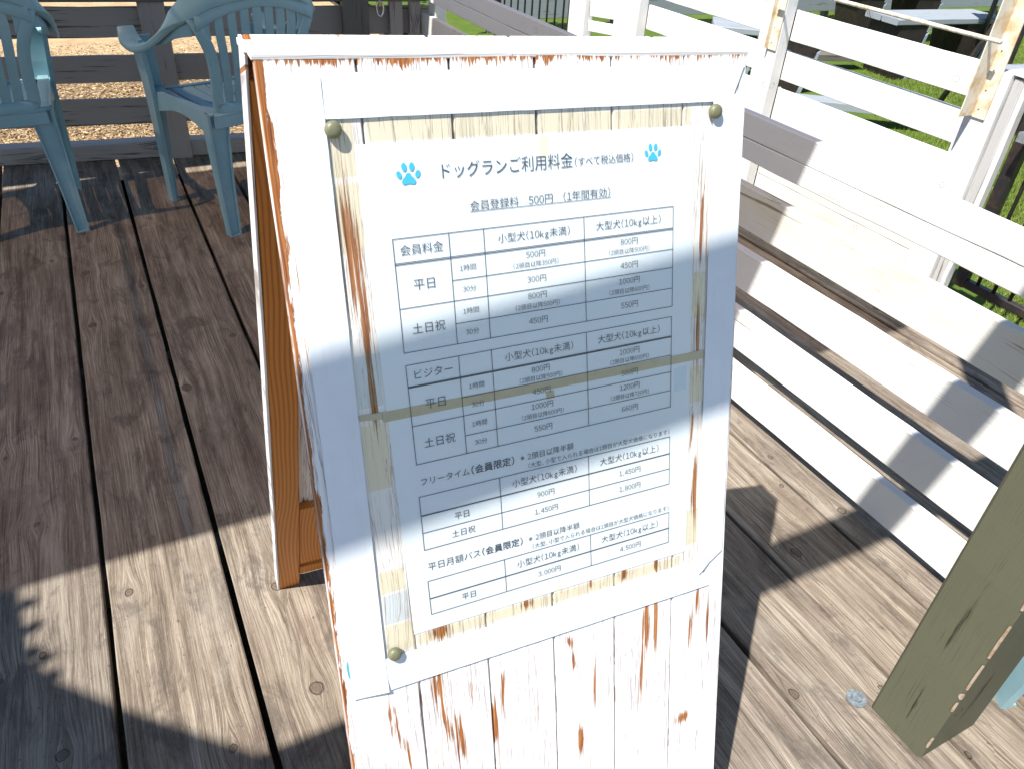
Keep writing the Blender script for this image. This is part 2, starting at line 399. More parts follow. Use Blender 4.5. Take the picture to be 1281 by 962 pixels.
def gate(name, label, y_hinge, y_far, z0, z1, barstep):
    t = thing(name, (XF, y_hinge, -0.1), label, 'gate'); s = 1 if y_far > y_hinge else -1
    x = XF + 0.03
    for y in (y_hinge, y_far): board('stile', MAT['black_metal'], t, (x, y, z0), (x, y, z1), 0.042, 0.035, (0, 1, 0), 0, 0.003)
    for z in (z0 + 0.015, z1): board('rail', MAT['black_metal'], t, (x + 0.001, y_hinge + s * 0.022, z), (x + 0.001, y_far - s * 0.022, z), 0.03, 0.028, (0, 0, 1), 0, 0.003)
    y = y_hinge + s * barstep
    while (y_far - y) * s > 0.03:
        mb = MB(); mb.tube([(x, y, z0 + 0.03), (x, y, z1 - 0.015)], 0.0065, 6); mb.build('bar', MAT['black_metal'], t, smooth=True); y += s * barstep
    return t
g1 = gate('metal_gate', 'black barred metal gate at the right edge, hinged beside the rusty angle iron', 1.425, 0.45, 0.195, 0.99, 0.0615)
lm = MB(); lm.box((XF - 0.06, 1.335, 0.735), (XF + 0.01, 1.40, 0.765)); lm.build('latch_plate', MAT['galv'], g1)
MAT['red_brown'] = plain('red_brown_painted_box', (0.16, 0.055, 0.04), 0.5, 0.4, 30.0, (0.09, 0.04, 0.03), 0.1)
lm = MB(); lm.box((XF - 0.045, 1.30, 0.768), (XF + 0.0, 1.385, 0.83)); lm.build('latch_box', MAT['red_brown'], g1)
gate('metal_gate', 'black barred metal gate at the top, between the grey slat and the white post', 4.262, 5.25, 0.10, 1.15, 0.0985)

# ------------------------------------------------------------------ back fence (slightly off square)
BF = Vector((1.0, -0.16, 0)).normalized(); BN = Vector((0.16, 1, 0)).normalized()   # along, away
def bp(x, z, off=0.0):
    return Vector((x, 4.22 - 0.16 * x, z)) + BN * off
def backfence():
    t = thing('back_fence', (0.3, 4.2, 0), 'weathered grey slatted fence across the back of the deck, behind the blue chairs', 'fence')
    for z0, z1, mt in ((0.567, 0.697, 'grey'), (0.368, 0.488, 'grey'), (0.168, 0.292, 'grey')):
        board('slat', MAT[mt], t, bp(-2.6, (z0 + z1) / 2, 0.055), bp(1.62, (z0 + z1) / 2, 0.055), z1 - z0, 0.02, (0, 0, 1), 0.0015, 0.002, 30)
    board('top_rail', MAT['dark_wood'], t, bp(-2.6, 0.752, 0.03), bp(1.62, 0.752, 0.03), 0.045, 0.12, (0, 0, 1), 0.001, 0.004, 30)
    for x in (-1.35, 0.312): board('fence_post', MAT['grey'], t, bp(x, 0.0, 0.02), bp(x, 0.728, 0.02), 0.115, 0.045, BF, 0.0008, 0.003)
    board('dark_post', MAT['dark_wood'], t, bp(1.226, 0.0, -0.01), bp(1.226, 0.95, -0.01), 0.125, 0.10, BF, 0.0008, 0.004)
    board('corner_post', MAT['grey'], t, bp(1.43, 0.0, 0.02), bp(1.43, 0.9, 0.02), 0.065, 0.05, BF, 0.0008, 0.003)
    board('corner_post', MAT['grey'], t, bp(1.525, 0.0, 0.02), bp(1.525, 0.9, 0.02), 0.055, 0.05, BF, 0.0008, 0.003)
    s = board('sleeper', MAT['grey'], t, bp(-2.6, 0.042, 0.062), bp(1.45, 0.042, 0.062), 0.078, 0.10, (0, 0, 1), 0.003, 0.006, 40)
    return t
backfence()
# carabiner hanging from the top rail
t = thing('carabiner', (0, 0, 0), 'small shiny metal loop hanging from the top rail of the back fence', 'clip', M=Matrix.Translation(bp(1.345, 0.74, -0.035)))
mb = MB(); pts = []
for k in range(17):
    a = 2 * math.pi * k / 16; pts.append(Vector(bp(1.345, 0.70, -0.04)) + BF * 0.017 * math.sin(a) + Vector((0, 0, 0.035 * math.cos(a))))
mb.tube(pts, 0.005, 6); mb.build('loop', plain('polished_steel', (0.8, 0.8, 0.8), 0.25, 0.5, metallic=0.9), t, smooth=True)
MAT['brass'] = plain('brass_buckle', (0.55, 0.42, 0.08), 0.4, 0.5, metallic=0.3)
mb = MB(); c = bp(1.345, 0.722, -0.04); mb.box((c.x - 0.008, c.y - 0.006, c.z - 0.012), (c.x + 0.008, c.y + 0.006, c.z + 0.012)); mb.build('buckle', MAT['brass'], t)

# white pipe behind the far end of the slatted fence
mb = MB(); mb.tube([(1.70, 4.12, -0.15), (1.70, 4.12, 0.5), (1.705, 4.125, 1.1)], 0.012, 10)
o = mb.build('white_pipe', plain('white_plastic_pipe', (0.85, 0.86, 0.86), 0.35, 0.5), smooth=True)
tag(o, 'thin upright white pipe behind the grey fence corner at the top', 'pipe')

# ------------------------------------------------------------------ pergola: post, beam, braces, roof (casts the shade)
def pergola():
    t = thing('pergola', (1.235, 0.37, 0), 'pergola with a thick olive painted post standing on the deck at the right', 'pergola')
    board('post', MAT['green_post'], t, (1.234, 0.368, 0.0), (1.234, 0.368, 2.345), 0.170, 0.124, (1, 0, 0), 0.0012, 0.006, 24)
    m = MB(); m.lathe([(0.021, 0.001), (0.021, 0.004), (0.012, 0.0045), (0.011, 0.010), (0.004, 0.011)], 14, (1.135, 0.455, 0.0)); m.build('anchor_bolt', MAT['bolt'], t)
    # scraped pale arris of the post
    rs = random.Random(11)
    for z, l, wd in ((0.04, 0.035, 0.0010), (0.165, 0.03, 0.0012), (0.205, 0.018, 0.0050), (0.235, 0.075, 0.0012), (0.33, 0.09, 0.0014), (0.46, 0.03, 0.0010)):
        xx, yy = 1.1505, 0.3060; m = MB(); pts = []
        for q in range(7):
            u = q / 6; h = wd * math.sin(math.pi * u) * rs.uniform(0.5, 1.1); pts.append((z + l * u, h))
        vs = [(xx - 0.0016, yy + 0.0018 + h, zz) for zz, h in pts] + [(xx - 0.0006, yy + 0.0005, zz) for zz, h in pts] + [(xx + 0.0012 + h * 0.7, yy - 0.0012, zz) for zz, h in pts]
        m.add(vs, [(q, q + 1, q + 8, q + 7) for q in range(6)] + [(q + 7, q + 8, q + 15, q + 14) for q in range(6)])
        m.build('scraped_patch', MAT['raw_wood'], t)
    zb = 2.35
    def sh(x0, y0, z): return Vector((x0 - SX * z, y0 - SY * z, z))
    a, b = sh(-1.9, 0.810, zb + 0.045), sh(2.75, 0.810, zb + 0.045)
    board('beam', MAT['green_post'], t, a, b, 0.104, 0.09, (0, 1, 0), 0.001, 0.004, 30)
    board('knee_brace', MAT['green_post'], t, sh(2.17, 0.80, zb - 0.06), sh(2.82, 1.48, zb - 0.06), 0.115, 0.05, (1, -1, 0))
    board('knee_brace', MAT['green_post'], t, sh(-0.05, 0.82, zb - 0.06), sh(-0.62, 1.36, zb - 0.06), 0.09, 0.05, (1, 1, 0))
    # roof: translucent brown sheets on rafters
    zr = 2.46
    for k, (xa, xb) in enumerate(((-2.6, -1.75), (-1.75, -0.9), (-0.9, -0.04), (-0.04, 0.8), (0.8, 1.7), (1.7, 2.585))):
        m = MB(); n = 26; z = zr + 0.006 * (k % 2)
        y1 = 4.005 if xb < 0 else 3.965
        top = []; 
        for i in range(n + 1):
            x = xa - (0.02 if k else 0) + (xb - xa + 0.02) * i / n; zz = z + 0.008 * math.sin(x * 2 * math.pi / 0.076)
            top.append((x - SX * z, zz))
        ye0, ye1 = 1.487 - SY * z, y1 - SY * z
        if k == 2: ye1a, ye1b = ye1 - 0.035, ye1 + 0.02
        elif k < 2: ye1a, ye1b = ye1 - 0.08, ye1 - 0.035
        else: ye1a, ye1b = ye1, ye1 - 0.02
        vs = []; fs = []
        for i, (x, zz) in enumerate(top):
            e = ye1a + (ye1b - ye1a) * i / n
            vs += [(x, ye0, zz), (x, e, zz), (x, e, zz + 0.0015), (x, ye0, zz + 0.0015)]
        for i in range(n):
            q, r_ = i * 4, (i + 1) * 4
            for u in range(4): fs.append((q + u, r_ + u, r_ + (u + 1) % 4, q + (u + 1) % 4))
        fs += [(0, 1, 2, 3), (n * 4 + 3, n * 4 + 2, n * 4 + 1, n * 4)]
        m.add(vs, fs); m.build('roof_sheet', MAT['roof'], t, smooth=True)
    for x0 in (-0.045, 2.54, -1.75, 0.95):
        a, b = sh(x0, 3.90 if x0 == -0.045 else 1.5, 2.41), sh(x0, 4.10 if x0 == -0.045 else 3.95, 2.41)
        if x0 in (0.95, -1.75): continue
        board('rafter', MAT['dark_wood'], t, a, b, 0.07, 0.07, (1, 0, 0))
    # unseen opaque panel added to fill in the left shadow, and the rear fascia
    pts = [(-2.2, 0.80), (0.045, 0.80), (-0.045, 0.890), (-0.240, 1.075), (-0.350, 1.19), (-0.400, 1.27), (-0.425, 1.485), (-2.2, 1.485)]
    m = MB(); z = 2.425; m.prism([(x - SX * z, y - SY * z) for x, y in pts], z, z + 0.018); m.build('shade_panel', MAT['dark_wood'], t)
    z = 2.40; m = MB(); m.prism([(x - SX * z, y - SY * z) for x, y in ((-2.3, 4.06), (2.58, 3.985), (2.58, 4.40), (-2.3, 4.50))], z, z + 0.02); m.build('rear_fascia', MAT['dark_wood'], t)
    return t, sh
def roof_mat():
    m = NT('smoke_brown_roof_sheet')
    tr = m.n('BsdfTransparent', {'Color': (0.50, 0.42, 0.355, 1)})
    gl = m.n('BsdfGlossy', {'Color': (0.6, 0.6, 0.6, 1), 'Roughness': 0.3})
    df = m.n('BsdfDiffuse', {'Color': (0.10, 0.08, 0.065, 1)})
    a = m.n('MixShader', {0: 0.25, 1: tr, 2: df}); b = m.n('MixShader', {0: 0.05, 1: a, 2: gl})
    m.t.links.new(b, m.out.inputs['Surface']); return m.m
MAT['roof'] = roof_mat()
perg, shp = pergola()

# vine added out of view to cast the jagged shadow at the left
def leafmat():
    m = NT('green_leaf'); r = m.n('TexCoord', out=3)
    c = m.mix(m.noise(r, 9.0, 2.0), (0.04, 0.09, 0.02), (0.10, 0.17, 0.035)); return m.base(c, 0.6, 0.3)
MAT['leaf'] = leafmat()
t = thing('shadow_leaves', tuple(shp(-0.8, 1.2, 2.2)), 'dense leafy vine added out of view to cast the jagged shadow at the left of the deck', 'greenery')
mb = MB(); rr = random.Random(3)
def leaf(mb, c, s, rr):
    a = rr.uniform(0, 6.28); tilt = rr.uniform(-0.7, 0.7)
    X = Vector((math.cos(a), math.sin(a), tilt)).normalized(); Y = Vector((-math.sin(a), math.cos(a), rr.uniform(-0.5, 0.5))).normalized()
    out = [(0, 0), (0.35, 0.28), (0.7, 0.5), (0.72, 0.15), (1.0, 0.0), (0.72, -0.15), (0.7, -0.5), (0.35, -0.28)]
    mb.add([c + X * (u * s) + Y * (v * s) for u, v in out], [tuple(range(8))])
poly = [(-1.95, 0.80), (-0.25, 0.84), (-0.38, 1.05), (-0.44, 1.17), (-0.445, 1.33), (-0.47, 1.40), (-0.49, 1.50), (-1.95, 1.50)]
def inside(x, y):
    c = False; n = len(poly); j = n - 1
    for i in range(n):
        xi, yi = poly[i]; xj, yj = poly[j]
        if (yi > y) != (yj > y) and x < (xj - xi) * (y - yi) / (yj - yi) + xi: c = not c
        j = i
    return c
cnt = 0
while cnt < 1500:
    x, y = rr.uniform(-1.95, -0.03), rr.uniform(0.8, 1.52)
    if inside(x + 0.01, y): leaf(mb, shp(x, y, rr.uniform(2.2, 2.40)), rr.uniform(0.03, 0.05), rr); cnt += 1
for (x, y) in ((-0.375, 1.31), (-0.385, 1.36), (-0.35, 1.22), (-0.36, 1.27), (-0.40, 1.42), (-0.37, 1.25), (-0.38, 1.34), (-0.36, 1.20)): leaf(mb, shp(x - 0.015, y, 2.3), 0.045, rr)
mb.build('foliage', MAT['leaf'], t)
mb = MB(); mb.tube([shp(-1.9, 1.0, 2.3), shp(-1.4, 1.25, 2.25), shp(-0.9, 1.05, 2.3), shp(-0.5, 1.2, 2.25)], 0.012, 6); mb.build('stem', MAT['dark_wood'], t, smooth=True)

# ------------------------------------------------------------------ the A-frame sign
F = Vector((0.0645, 0.3522, 0.0)); SU = Vector((0.9975, -0.0604, -0.0362)).normalized()
SV = Vector((0.0533, 0.3129, 0.9483)); SV = (SV - SU * SV.dot(SU)).normalized(); SN = SU.cross(SV)
SM = frame(F, SU, SV, SN)
sign = thing('sandwich_board', None, 'white distressed wooden A-frame sandwich board carrying the price list, in the middle', 'sign board', M=SM)
def L2W(s, t_, n): return SM @ Vector((s, t_, n))
def sign_coords(m):
    nd = m.t.nodes.new('ShaderNodeTexCoord'); nd.object = sign
    return m.sep(nd.outputs['Object'])
def sign_paint():
    m = NT('distressed_white_over_orange_wood')
    s_, t_, n_ = sign_coords(m); r = m.n('ObjectInfo', out=5)
    off = m.math('MULTIPLY', r, 9.0)
    x = m.math('ADD', s_, off); y = m.math('ADD', t_, off)
    gx, knot, ring, near = grain(m, x, y, 0.5, 6.0, 2.0)
    g1 = m.noise(m.xyz(m.math('MULTIPLY', gx, 60.0), m.math('MULTIPLY', y, 1.6)), 1.0, 5.0, 0.65)
    g2 = m.noise(m.xyz(m.math('MULTIPLY', gx, 420.0), m.math('MULTIPLY', y, 9.0)), 1.0, 3.0, 0.6)
    g3 = m.noise(m.xyz(m.math('MULTIPLY', gx, 190.0), m.math('MULTIPLY', y, 2.4)), 1.0, 4.0, 0.6)
    spots = None
    for (cs, ct, rs, rt, sl_) in PEEL:
        dt = m.math('SUBTRACT', t_, ct)
        ds = m.math('SUBTRACT', m.math('SUBTRACT', s_, cs), m.math('MULTIPLY', dt, sl_))
        e = m.math('ADD', m.math('POWER', m.math('ABSOLUTE', m.math('DIVIDE', ds, rs)), 2.0), m.math('POWER', m.math('ABSOLUTE', m.math('DIVIDE', dt, rt)), 2.0))
        gs = m.math('POWER', 2.718, m.math('MULTIPLY', e, -1.0))
        spots = gs if spots is None else m.math('MAXIMUM', spots, gs)
    streak = m.noise(m.xyz(m.math('MULTIPLY', gx, 520.0), m.math('MULTIPLY', y, 5.5), 4.0), 1.0, 5.0, 0.75)
    k = m.math('ADD', m.math('ADD', m.math('MULTIPLY', g3, 0.42), m.math('MULTIPLY', streak, 0.48)), m.math('ADD', m.math('MULTIPLY', g1, 0.10), m.math('MULTIPLY', spots, 0.155)))
    # worn edges: left arris and top edge of the front face
    en = m.noise(m.xyz(m.math('MULTIPLY', s_, 120.0), m.math('MULTIPLY', t_, 14.0)), 1.0, 5.0, 0.7)
    en2 = m.noise(m.xyz(m.math('MULTIPLY', s_, 40.0), m.math('MULTIPLY', t_, 60.0), 5.0), 1.0, 5.0, 0.7)
    ew = m.math('MULTIPLY_ADD', m.step(t_, 0.95, 1.25), 0.0040, 0.0036)
    el = m.step(m.math('SUBTRACT', m.math('ADD', s_, m.math('MULTIPLY', m.math('SUBTRACT', en, 0.5), 0.024)), ew), 0.0012, -0.0004)
    el = m.math('MULTIPLY', el, m.step(s_, -0.0005, 0.001))
    hairs = m.noise(m.xyz(m.math('MULTIPLY', s_, 330.0), m.math('MULTIPLY', t_, 25.0), 2.0), 1.0, 3.0, 0.7)
    patch = m.noise(m.xyz(m.math('MULTIPLY', s_, 16.0), 0.0, 7.0), 1.0, 3.0, 0.6)
    uk = m.math('ADD', m.math('ADD', m.math('MULTIPLY', hairs, 0.5), m.math('MULTIPLY', patch, 0.5)), m.math('MULTIPLY', m.math('SUBTRACT', t_, m.math('MULTIPLY_ADD', s_, 0.0086, 1.3245)), 13.0))
    up = m.step(uk, 0.56, 0.60)
    up = m.math('MULTIPLY', up, m.math('MULTIPLY', m.step(t_, 1.313, 1.319), m.step(m.math('SUBTRACT', t_, m.math('MULTIPLY', s_, 0.0086)), 1.3345, 1.3335)))
    rt_ = m.step(m.math('ADD', s_, m.math('MULTIPLY', m.math('SUBTRACT', en, 0.5), 0.006)), 0.5695, 0.5705)
    mask = m.step(k, 0.595, 0.618)
    hair = m.math('MULTIPLY', m.step(g2, 0.60, 0.64), m.step(g1, 0.42, 0.56))
    crk = m.math('MULTIPLY', m.step(m.math('ABSOLUTE', m.math('SUBTRACT', g3, 0.47)), 0.020, 0.006), m.step(m.noise(m.xyz(m.math('MULTIPLY', x, 14.0), m.math('MULTIPLY', y, 3.0), 12.0), 1.0, 3.0), 0.46, 0.56))
    crk2 = m.math('MULTIPLY', m.step(m.math('ABSOLUTE', m.math('SUBTRACT', g1, 0.52)), 0.010, 0.002), 0.8)
    crk = m.math('MAXIMUM', crk, crk2)
    allm = m.math('MAXIMUM', m.math('MAXIMUM', mask, el), m.math('MAXIMUM', up, rt_))
    wood = m.ramp(g2, [(0.35, (0.15, 0.045, 0.014)), (0.5, (0.32, 0.115, 0.032)), (0.65, (0.48, 0.22, 0.08))])
    white = m.mix(m.math('MULTIPLY', m.noise(m.xyz(s_, t_), 7.0, 4.0), 0.3), (0.83, 0.82, 0.81), (0.74, 0.74, 0.75))
    white = m.mix(m.math('MULTIPLY', m.step(k, 0.55, 0.60), 0.40), white, (0.66, 0.50, 0.36))
    white = m.mix(m.math('MULTIPLY', hair, 0.75), white, (0.38, 0.30, 0.30))
    white = m.mix(m.math('MULTIPLY', crk, 0.72), white, (0.26, 0.19, 0.17))
    col = m.mix(allm, white, wood)
    dd = m.math('SUBTRACT', s_, 0.0125); de = m.math('SUBTRACT', t_, 0.655)
    blue = m.math('ADD', m.math('POWER', m.math('DIVIDE', dd, 0.0035), 2.0), m.math('POWER', m.math('DIVIDE', de, 0.014), 2.0))
    col = m.mix(m.step(m.math('ADD', blue, m.math('MULTIPLY', g2, 2.4)), 2.1, 1.9), col, (0.10, 0.40, 0.50))
    h = m.math('SUBTRACT', m.math('ADD', m.math('MULTIPLY', g3, 0.4), m.math('MULTIPLY', g2, 0.6)), m.math('ADD', m.math('MULTIPLY', allm, 0.9), m.math('MULTIPLY', hair, 0.6)))
    return m.base(col, 0.6, 0.3, h, 0.45, 0.0012)
PEEL = [(0.058, 0.572, 0.010, 0.020, 0.1), (0.163, 0.57, 0.004, 0.05, 0.0), (0.21, 0.56, 0.003, 0.04, 0.1), (0.452, 0.58, 0.004, 0.06, 0.0), (0.545, 0.55, 0.003, 0.06, 0.0), (0.35, 0.50, 0.003, 0.05, 0.0), (0.060, 0.552, 0.008, 0.03, 0.1), (0.066, 0.525, 0.006, 0.045, -0.15), (0.120, 0.590, 0.011, 0.035, 0.05), (0.127, 0.53, 0.007, 0.05, -0.2), (0.145, 0.50, 0.006, 0.05, -0.1),
        (0.195, 0.50, 0.004, 0.03, 0.0), (0.310, 0.592, 0.006, 0.014, -0.2), (0.318, 0.555, 0.004, 0.02, -0.1), (0.325, 0.42, 0.006, 0.03, 0.0), (0.435, 0.575, 0.008, 0.05, 0.0), (0.428, 0.50, 0.005, 0.07, 0.05),
        (0.525, 0.595, 0.006, 0.03, 0.0), (0.513, 0.54, 0.003, 0.04, 0.05), (0.505, 0.385, 0.014, 0.012, 0.2), (0.072, 1.16, 0.010, 0.09, -0.02), (0.078, 1.07, 0.007, 0.07, 0.0), (0.076, 0.99, 0.006, 0.04, 0.0),
        (0.512, 1.14, 0.004, 0.06, 0.0), (0.510, 1.00, 0.005, 0.05, 0.0), (0.513, 0.78, 0.005, 0.05, 0.05), (0.505, 0.86, 0.003, 0.05, 0.1), (0.130, 0.670, 0.014, 0.012, 0.0), (0.250, 0.672, 0.010, 0.010, 0.0), (0.40, 0.672, 0.010, 0.012, 0.0), (0.45, 0.672, 0.005, 0.012, 0.0), (0.345, 0.675, 0.004, 0.012, 0.0)]
MAT['sign'] = sign_paint()
def clear_wood():
    m = NT('orange_stained_pine'); x, y, z, r = m.local(5.0)
    low = m.noise(m.xyz(m.math('MULTIPLY', x, 4.0), m.math('MULTIPLY', y, 1.2)), 1.0, 2.0)
    gx = m.math('ADD', x, m.math('MULTIPLY', low, 0.10))
    wv = m.math('SINE', m.math('ADD', m.math('MULTIPLY', gx, 900.0), m.math('MULTIPLY', m.noise(m.xyz(m.math('MULTIPLY', x, 20.0), m.math('MULTIPLY', y, 3.0)), 1.0), 7.0)))
    wv = m.math('MULTIPLY_ADD', wv, 0.5, 0.5)
    fine = m.noise(m.xyz(m.math('MULTIPLY', gx, 500.0), m.math('MULTIPLY', y, 12.0)), 1.0, 3.0)
    col = m.mix(m.math('MULTIPLY', m.math('POWER', wv, 2.0), 0.75), (0.66, 0.25, 0.045), (0.34, 0.095, 0.015))
    col = m.mix(m.math('MULTIPLY', fine, 0.25), col, (0.3, 0.1, 0.02))
    return m.base(col, 0.45, 0.4, fine, 0.2, 0.001)
MAT['pine'] = clear_wood()
# front panel: seven face boards on two stiles
joints = [0.0, 0.0963, 0.1915, 0.2880, 0.3832, 0.4800, 0.5708]
def sboard(name, mat, s0, s1, t0, t1, n0, n1, **k):
    return board(name, mat, sign, L2W((s0 + s1) / 2, t0, (n0 + n1) / 2), L2W((s0 + s1) / 2, t1, (n0 + n1) / 2), s1 - s0, n1 - n0, SU, **k)
for i in range(6):
    a, b = joints[i], joints[i + 1]
    sboard('face_board', MAT['sign'], a + (0.0014 if i else 0), b - (0.0014 if i < 5 else 0), 0.012 + 0.022 * (a / 0.57), 1.3335 + 0.005 * (a + b) / 1.14, -0.012, 0.0, jit=0.0007, ch=0.0012, nseg=30)
for a, b in ((0.002, 0.045), (0.525, 0.569)):
    sboard('stile', MAT['sign'], a, b, 0.030, 1.331, -0.034, -0.0122)
sboard('cross_rail', MAT['pine'], 0.046, 0.524, 1.28, 1.32, -0.033, -0.0122)
# rear panel: hinged at the ridge
RF = Vector((0.1115, 1.243, 0.0)); RT_ = Vector((0.136, 0.806, 1.263)); RV = (RT_ - RF); RL = RV.length; RV.normalize()
RU = (SU - RV * SU.dot(RV)).normalized(); RN = RU.cross(RV)          # RN points to the viewer's side (inner face)
RM = frame(RF, RU, RV, RN)
def rboard(name, mat, s0, s1, t0, t1, n0, n1, par=None, **k):
    P = lambda s, t_, n: RM @ Vector((s, t_, n))
    return board(name, mat, par or sign, P((s0 + s1) / 2, t0, (n0 + n1) / 2), P((s0 + s1) / 2, t1, (n0 + n1) / 2), s1 - s0, n1 - n0, RU, **k)
rboard('rear_stile', MAT['pine'], 0.0022, 0.048, 0.0, RL - 0.03, -0.022, 0.0, label='orange stained inner stile')
rboard('rear_stile', MAT['pine'], 0.523, 0.5685, 0.028, RL - 0.03, -0.022, 0.0)
rboard('rear_edge', MAT['sign'], -0.0018, 0.0020, 0.0, RL - 0.002, -0.036, 0.001, label='thin white painted edge', ch=0.0006)
for i in range(6):
    a, b = joints[i], joints[i + 1]
    rboard('rear_board', MAT['sign'], a + 0.0022, b - 0.001, 0.10, RL - 0.002, -0.036, -0.0222, ch=0.0012)
rboard('rear_rail', MAT['pine'], 0.0485, 0.5225, 0.045, 0.080, -0.030, -0.006)
rboard('rear_infill', MAT['pine'], 0.0485, 0.22, 0.10, 0.36, -0.0215, -0.006)
# narrow painted top cap over the hinge line, in three lengths
def cap(a, b, y0, y1, dz):
    Z0 = lambda q: 1.2660 - 0.0362 * q + dz
    P = lambda q: Vector((0.1362 + 0.9975 * q, 0.7690 - 0.0604 * q + (y0 + y1) / 2, Z0(q)))
    board('top_cap', MAT['sign_cap'], sign, P(a), P(b), y1 - y0, 0.006, (0, 1, -0.02), 0.0008, 0.0012)
MAT['sign_cap'] = paint_material('white_painted_cap', (0.80, 0.79, 0.78), (0.40, 0.26, 0.18), 0.5, 0.62, 0.0, 0.8)
for a, b in ((-0.001, 0.262), (0.2626, 0.572)): cap(a, b, 0.0015, 0.0285, 0.0015)
for a, b in ((-0.002, 0.101), (0.1018, 0.198), (0.1988, 0.385), (0.3858, 0.572)): cap(a, b, 0.0289, 0.0760, 0.0010)
# hinges
for s in (0.12, 0.45):
    m = MB(); m.box((s - 0.03, 1.30, -0.0405), (s + 0.03, 1.322, -0.0345)); m.build('hinge', MAT['galv'], sign, SM)

# white cloth tape: four strips
def tape_mat():
    m = NT('white_cloth_tape'); s_, t_, n_ = sign_coords(m)
    w1 = m.noise(m.xyz(m.math('MULTIPLY', s_, 90.0), m.math('MULTIPLY', t_, 6.0)), 1.0, 4.0, 0.6)
    w2 = m.noise(m.xyz(m.math('MULTIPLY', s_, 6.0), m.math('MULTIPLY', t_, 8.0), 3.0), 1.0, 4.0, 0.6)
    c = m.mix(m.step(w2, 0.35, 0.7), (0.74, 0.79, 0.84), (0.68, 0.72, 0.77))
    c = m.mix(m.math('MULTIPLY', m.step(w1, 0.5, 0.75), 0.18), c, (0.60, 0.58, 0.60))
    return m.base(c, 0.42, 0.4, m.math('ADD', w1, w2), 0.25, 0.0015)
MAT['tape'] = tape_mat()
pl = thing('price_list', None, 'laminated Japanese dog-run price list taped and pinned to the front of the sandwich board', 'notice', M=SM @ Matrix.Translation((0.29, 0.96, 0.003)))
def strip(name, mat, quad, n0, thick, parent, nx=14, ny=14, wob=0.0004, seed=0, curl=None):
    """thin sheet on the sign plane, corners given counter-clockwise from bottom left"""
    rr = random.Random(seed); vs = []; fs = []
    A, B, C_, D = [Vector(q + (0.0,)) for q in quad]
    g = [[(A * (1 - u) * (1 - v) + B * u * (1 - v) + C_ * u * v + D * (1 - u) * v) for u in [i / nx for i in range(nx + 1)]] for v in [j / ny for j in range(ny + 1)]]
    for lay in (0, 1):
        rr2 = random.Random(seed + 5)
        for j, row in enumerate(g):
            for i, p in enumerate(row):
                z = n0 + (thick if lay else 0) + rr2.uniform(0, wob) + (curl(p.x, p.y) if curl else 0)
                vs.append((p.x + (rr2.uniform(-wob, wob)), p.y + rr2.uniform(-wob, wob), z))
    K = (nx + 1) * (ny + 1); q = lambda i, j, l: l * K + j * (nx + 1) + i
    for j in range(ny):
        for i in range(nx):
            fs.append((q(i, j, 1), q(i + 1, j, 1), q(i + 1, j + 1, 1), q(i, j + 1, 1))); fs.append((q(i, j, 0), q(i, j + 1, 0), q(i + 1, j + 1, 0), q(i + 1, j, 0)))
    for i in range(nx): fs += [(q(i, 0, 0), q(i + 1, 0, 0), q(i + 1, 0, 1), q(i, 0, 1)), (q(i + 1, ny, 0), q(i, ny, 0), q(i, ny, 1), q(i + 1, ny, 1))]
    for j in range(ny): fs += [(q(0, j + 1, 0), q(0, j, 0), q(0, j, 1), q(0, j + 1, 1)), (q(nx, j, 0), q(nx, j + 1, 0), q(nx, j + 1, 1), q(nx, j, 1))]
    m = MB(); m.add(vs, fs); return m.build(name, mat, parent, SM, smooth=False)
def curlL(s, t_): return 0.0025 * max(0, 1 - (t_ - 0.611) / 0.02) ** 2 * max(0, (s - 0.02) / 0.035)
def curlR(s, t_): return 0.0035 * max(0, 1 - math.hypot(s - 0.525, t_ - 0.64) / 0.02)
strip('tape_strip', MAT['tape'], [(0.0115, 0.612), (0.0560, 0.6095), (0.0590, 1.3225), (0.0170, 1.3225)], 0.0027, 0.0003, pl, 6, 40, 0.0002, 1, curlL)
strip('tape_strip', MAT['tape'], [(0.0590, 1.2803), (0.5480, 1.2835), (0.5660, 1.3245), (0.0600, 1.3225)], 0.0022, 0.0003, pl, 40, 6, 0.0002, 2)
strip('tape_strip', MAT['tape'], [(0.5215, 0.6380), (0.5640, 0.6650), (0.5680, 1.2950), (0.5215, 1.2835)], 0.0025, 0.0003, pl, 6, 40, 0.0002, 3, curlR)
strip('tape_strip', MAT['tape'], [(0.0550, 0.6092), (0.5430, 0.6120), (0.5215, 0.6610), (0.0550, 0.6560)], 0.0022, 0.0003, pl, 40, 6, 0.0002, 4)

# sheets
def paper_mat():
    m = NT('printed_paper'); s_, t_, n_ = sign_coords(m)
    n1 = m.noise(m.xyz(s_, t_), 14.0, 4.0, 0.6)
    c = m.mix(m.math('MULTIPLY', m.step(n1, 0.4, 0.7), 0.25), (0.74, 0.82, 0.89), (0.66, 0.76, 0.85))
    # yellowed glue marks at top and bottom centre
    for cs, ct, rs, rt in ((0.295, 1.243, 0.006, 0.012), (0.297, 0.677, 0.005, 0.008)):
        e = m.math('ADD', m.math('POWER', m.math('ABSOLUTE', m.math('DIVIDE', m.math('SUBTRACT', s_, cs), rs)), 6.0), m.math('POWER', m.math('ABSOLUTE', m.math('DIVIDE', m.math('SUBTRACT', t_, ct), rt)), 6.0))
        c = m.mix(m.math('MULTIPLY', m.step(e, 1.3, 0.7), 0.55), c, (0.80, 0.68, 0.38))
    return m.base(c, 0.5, 0.3, n1, 0.05, 0.001)
MAT['paper'] = paper_mat()
pap = strip('paper_sheet', MAT['paper'], [(0.0955, 0.6770), (0.5020, 0.6800), (0.4965, 1.2575), (0.0845, 1.2555)], 0.0006, 0.0002, pl, 10, 14, 0.0, 5)
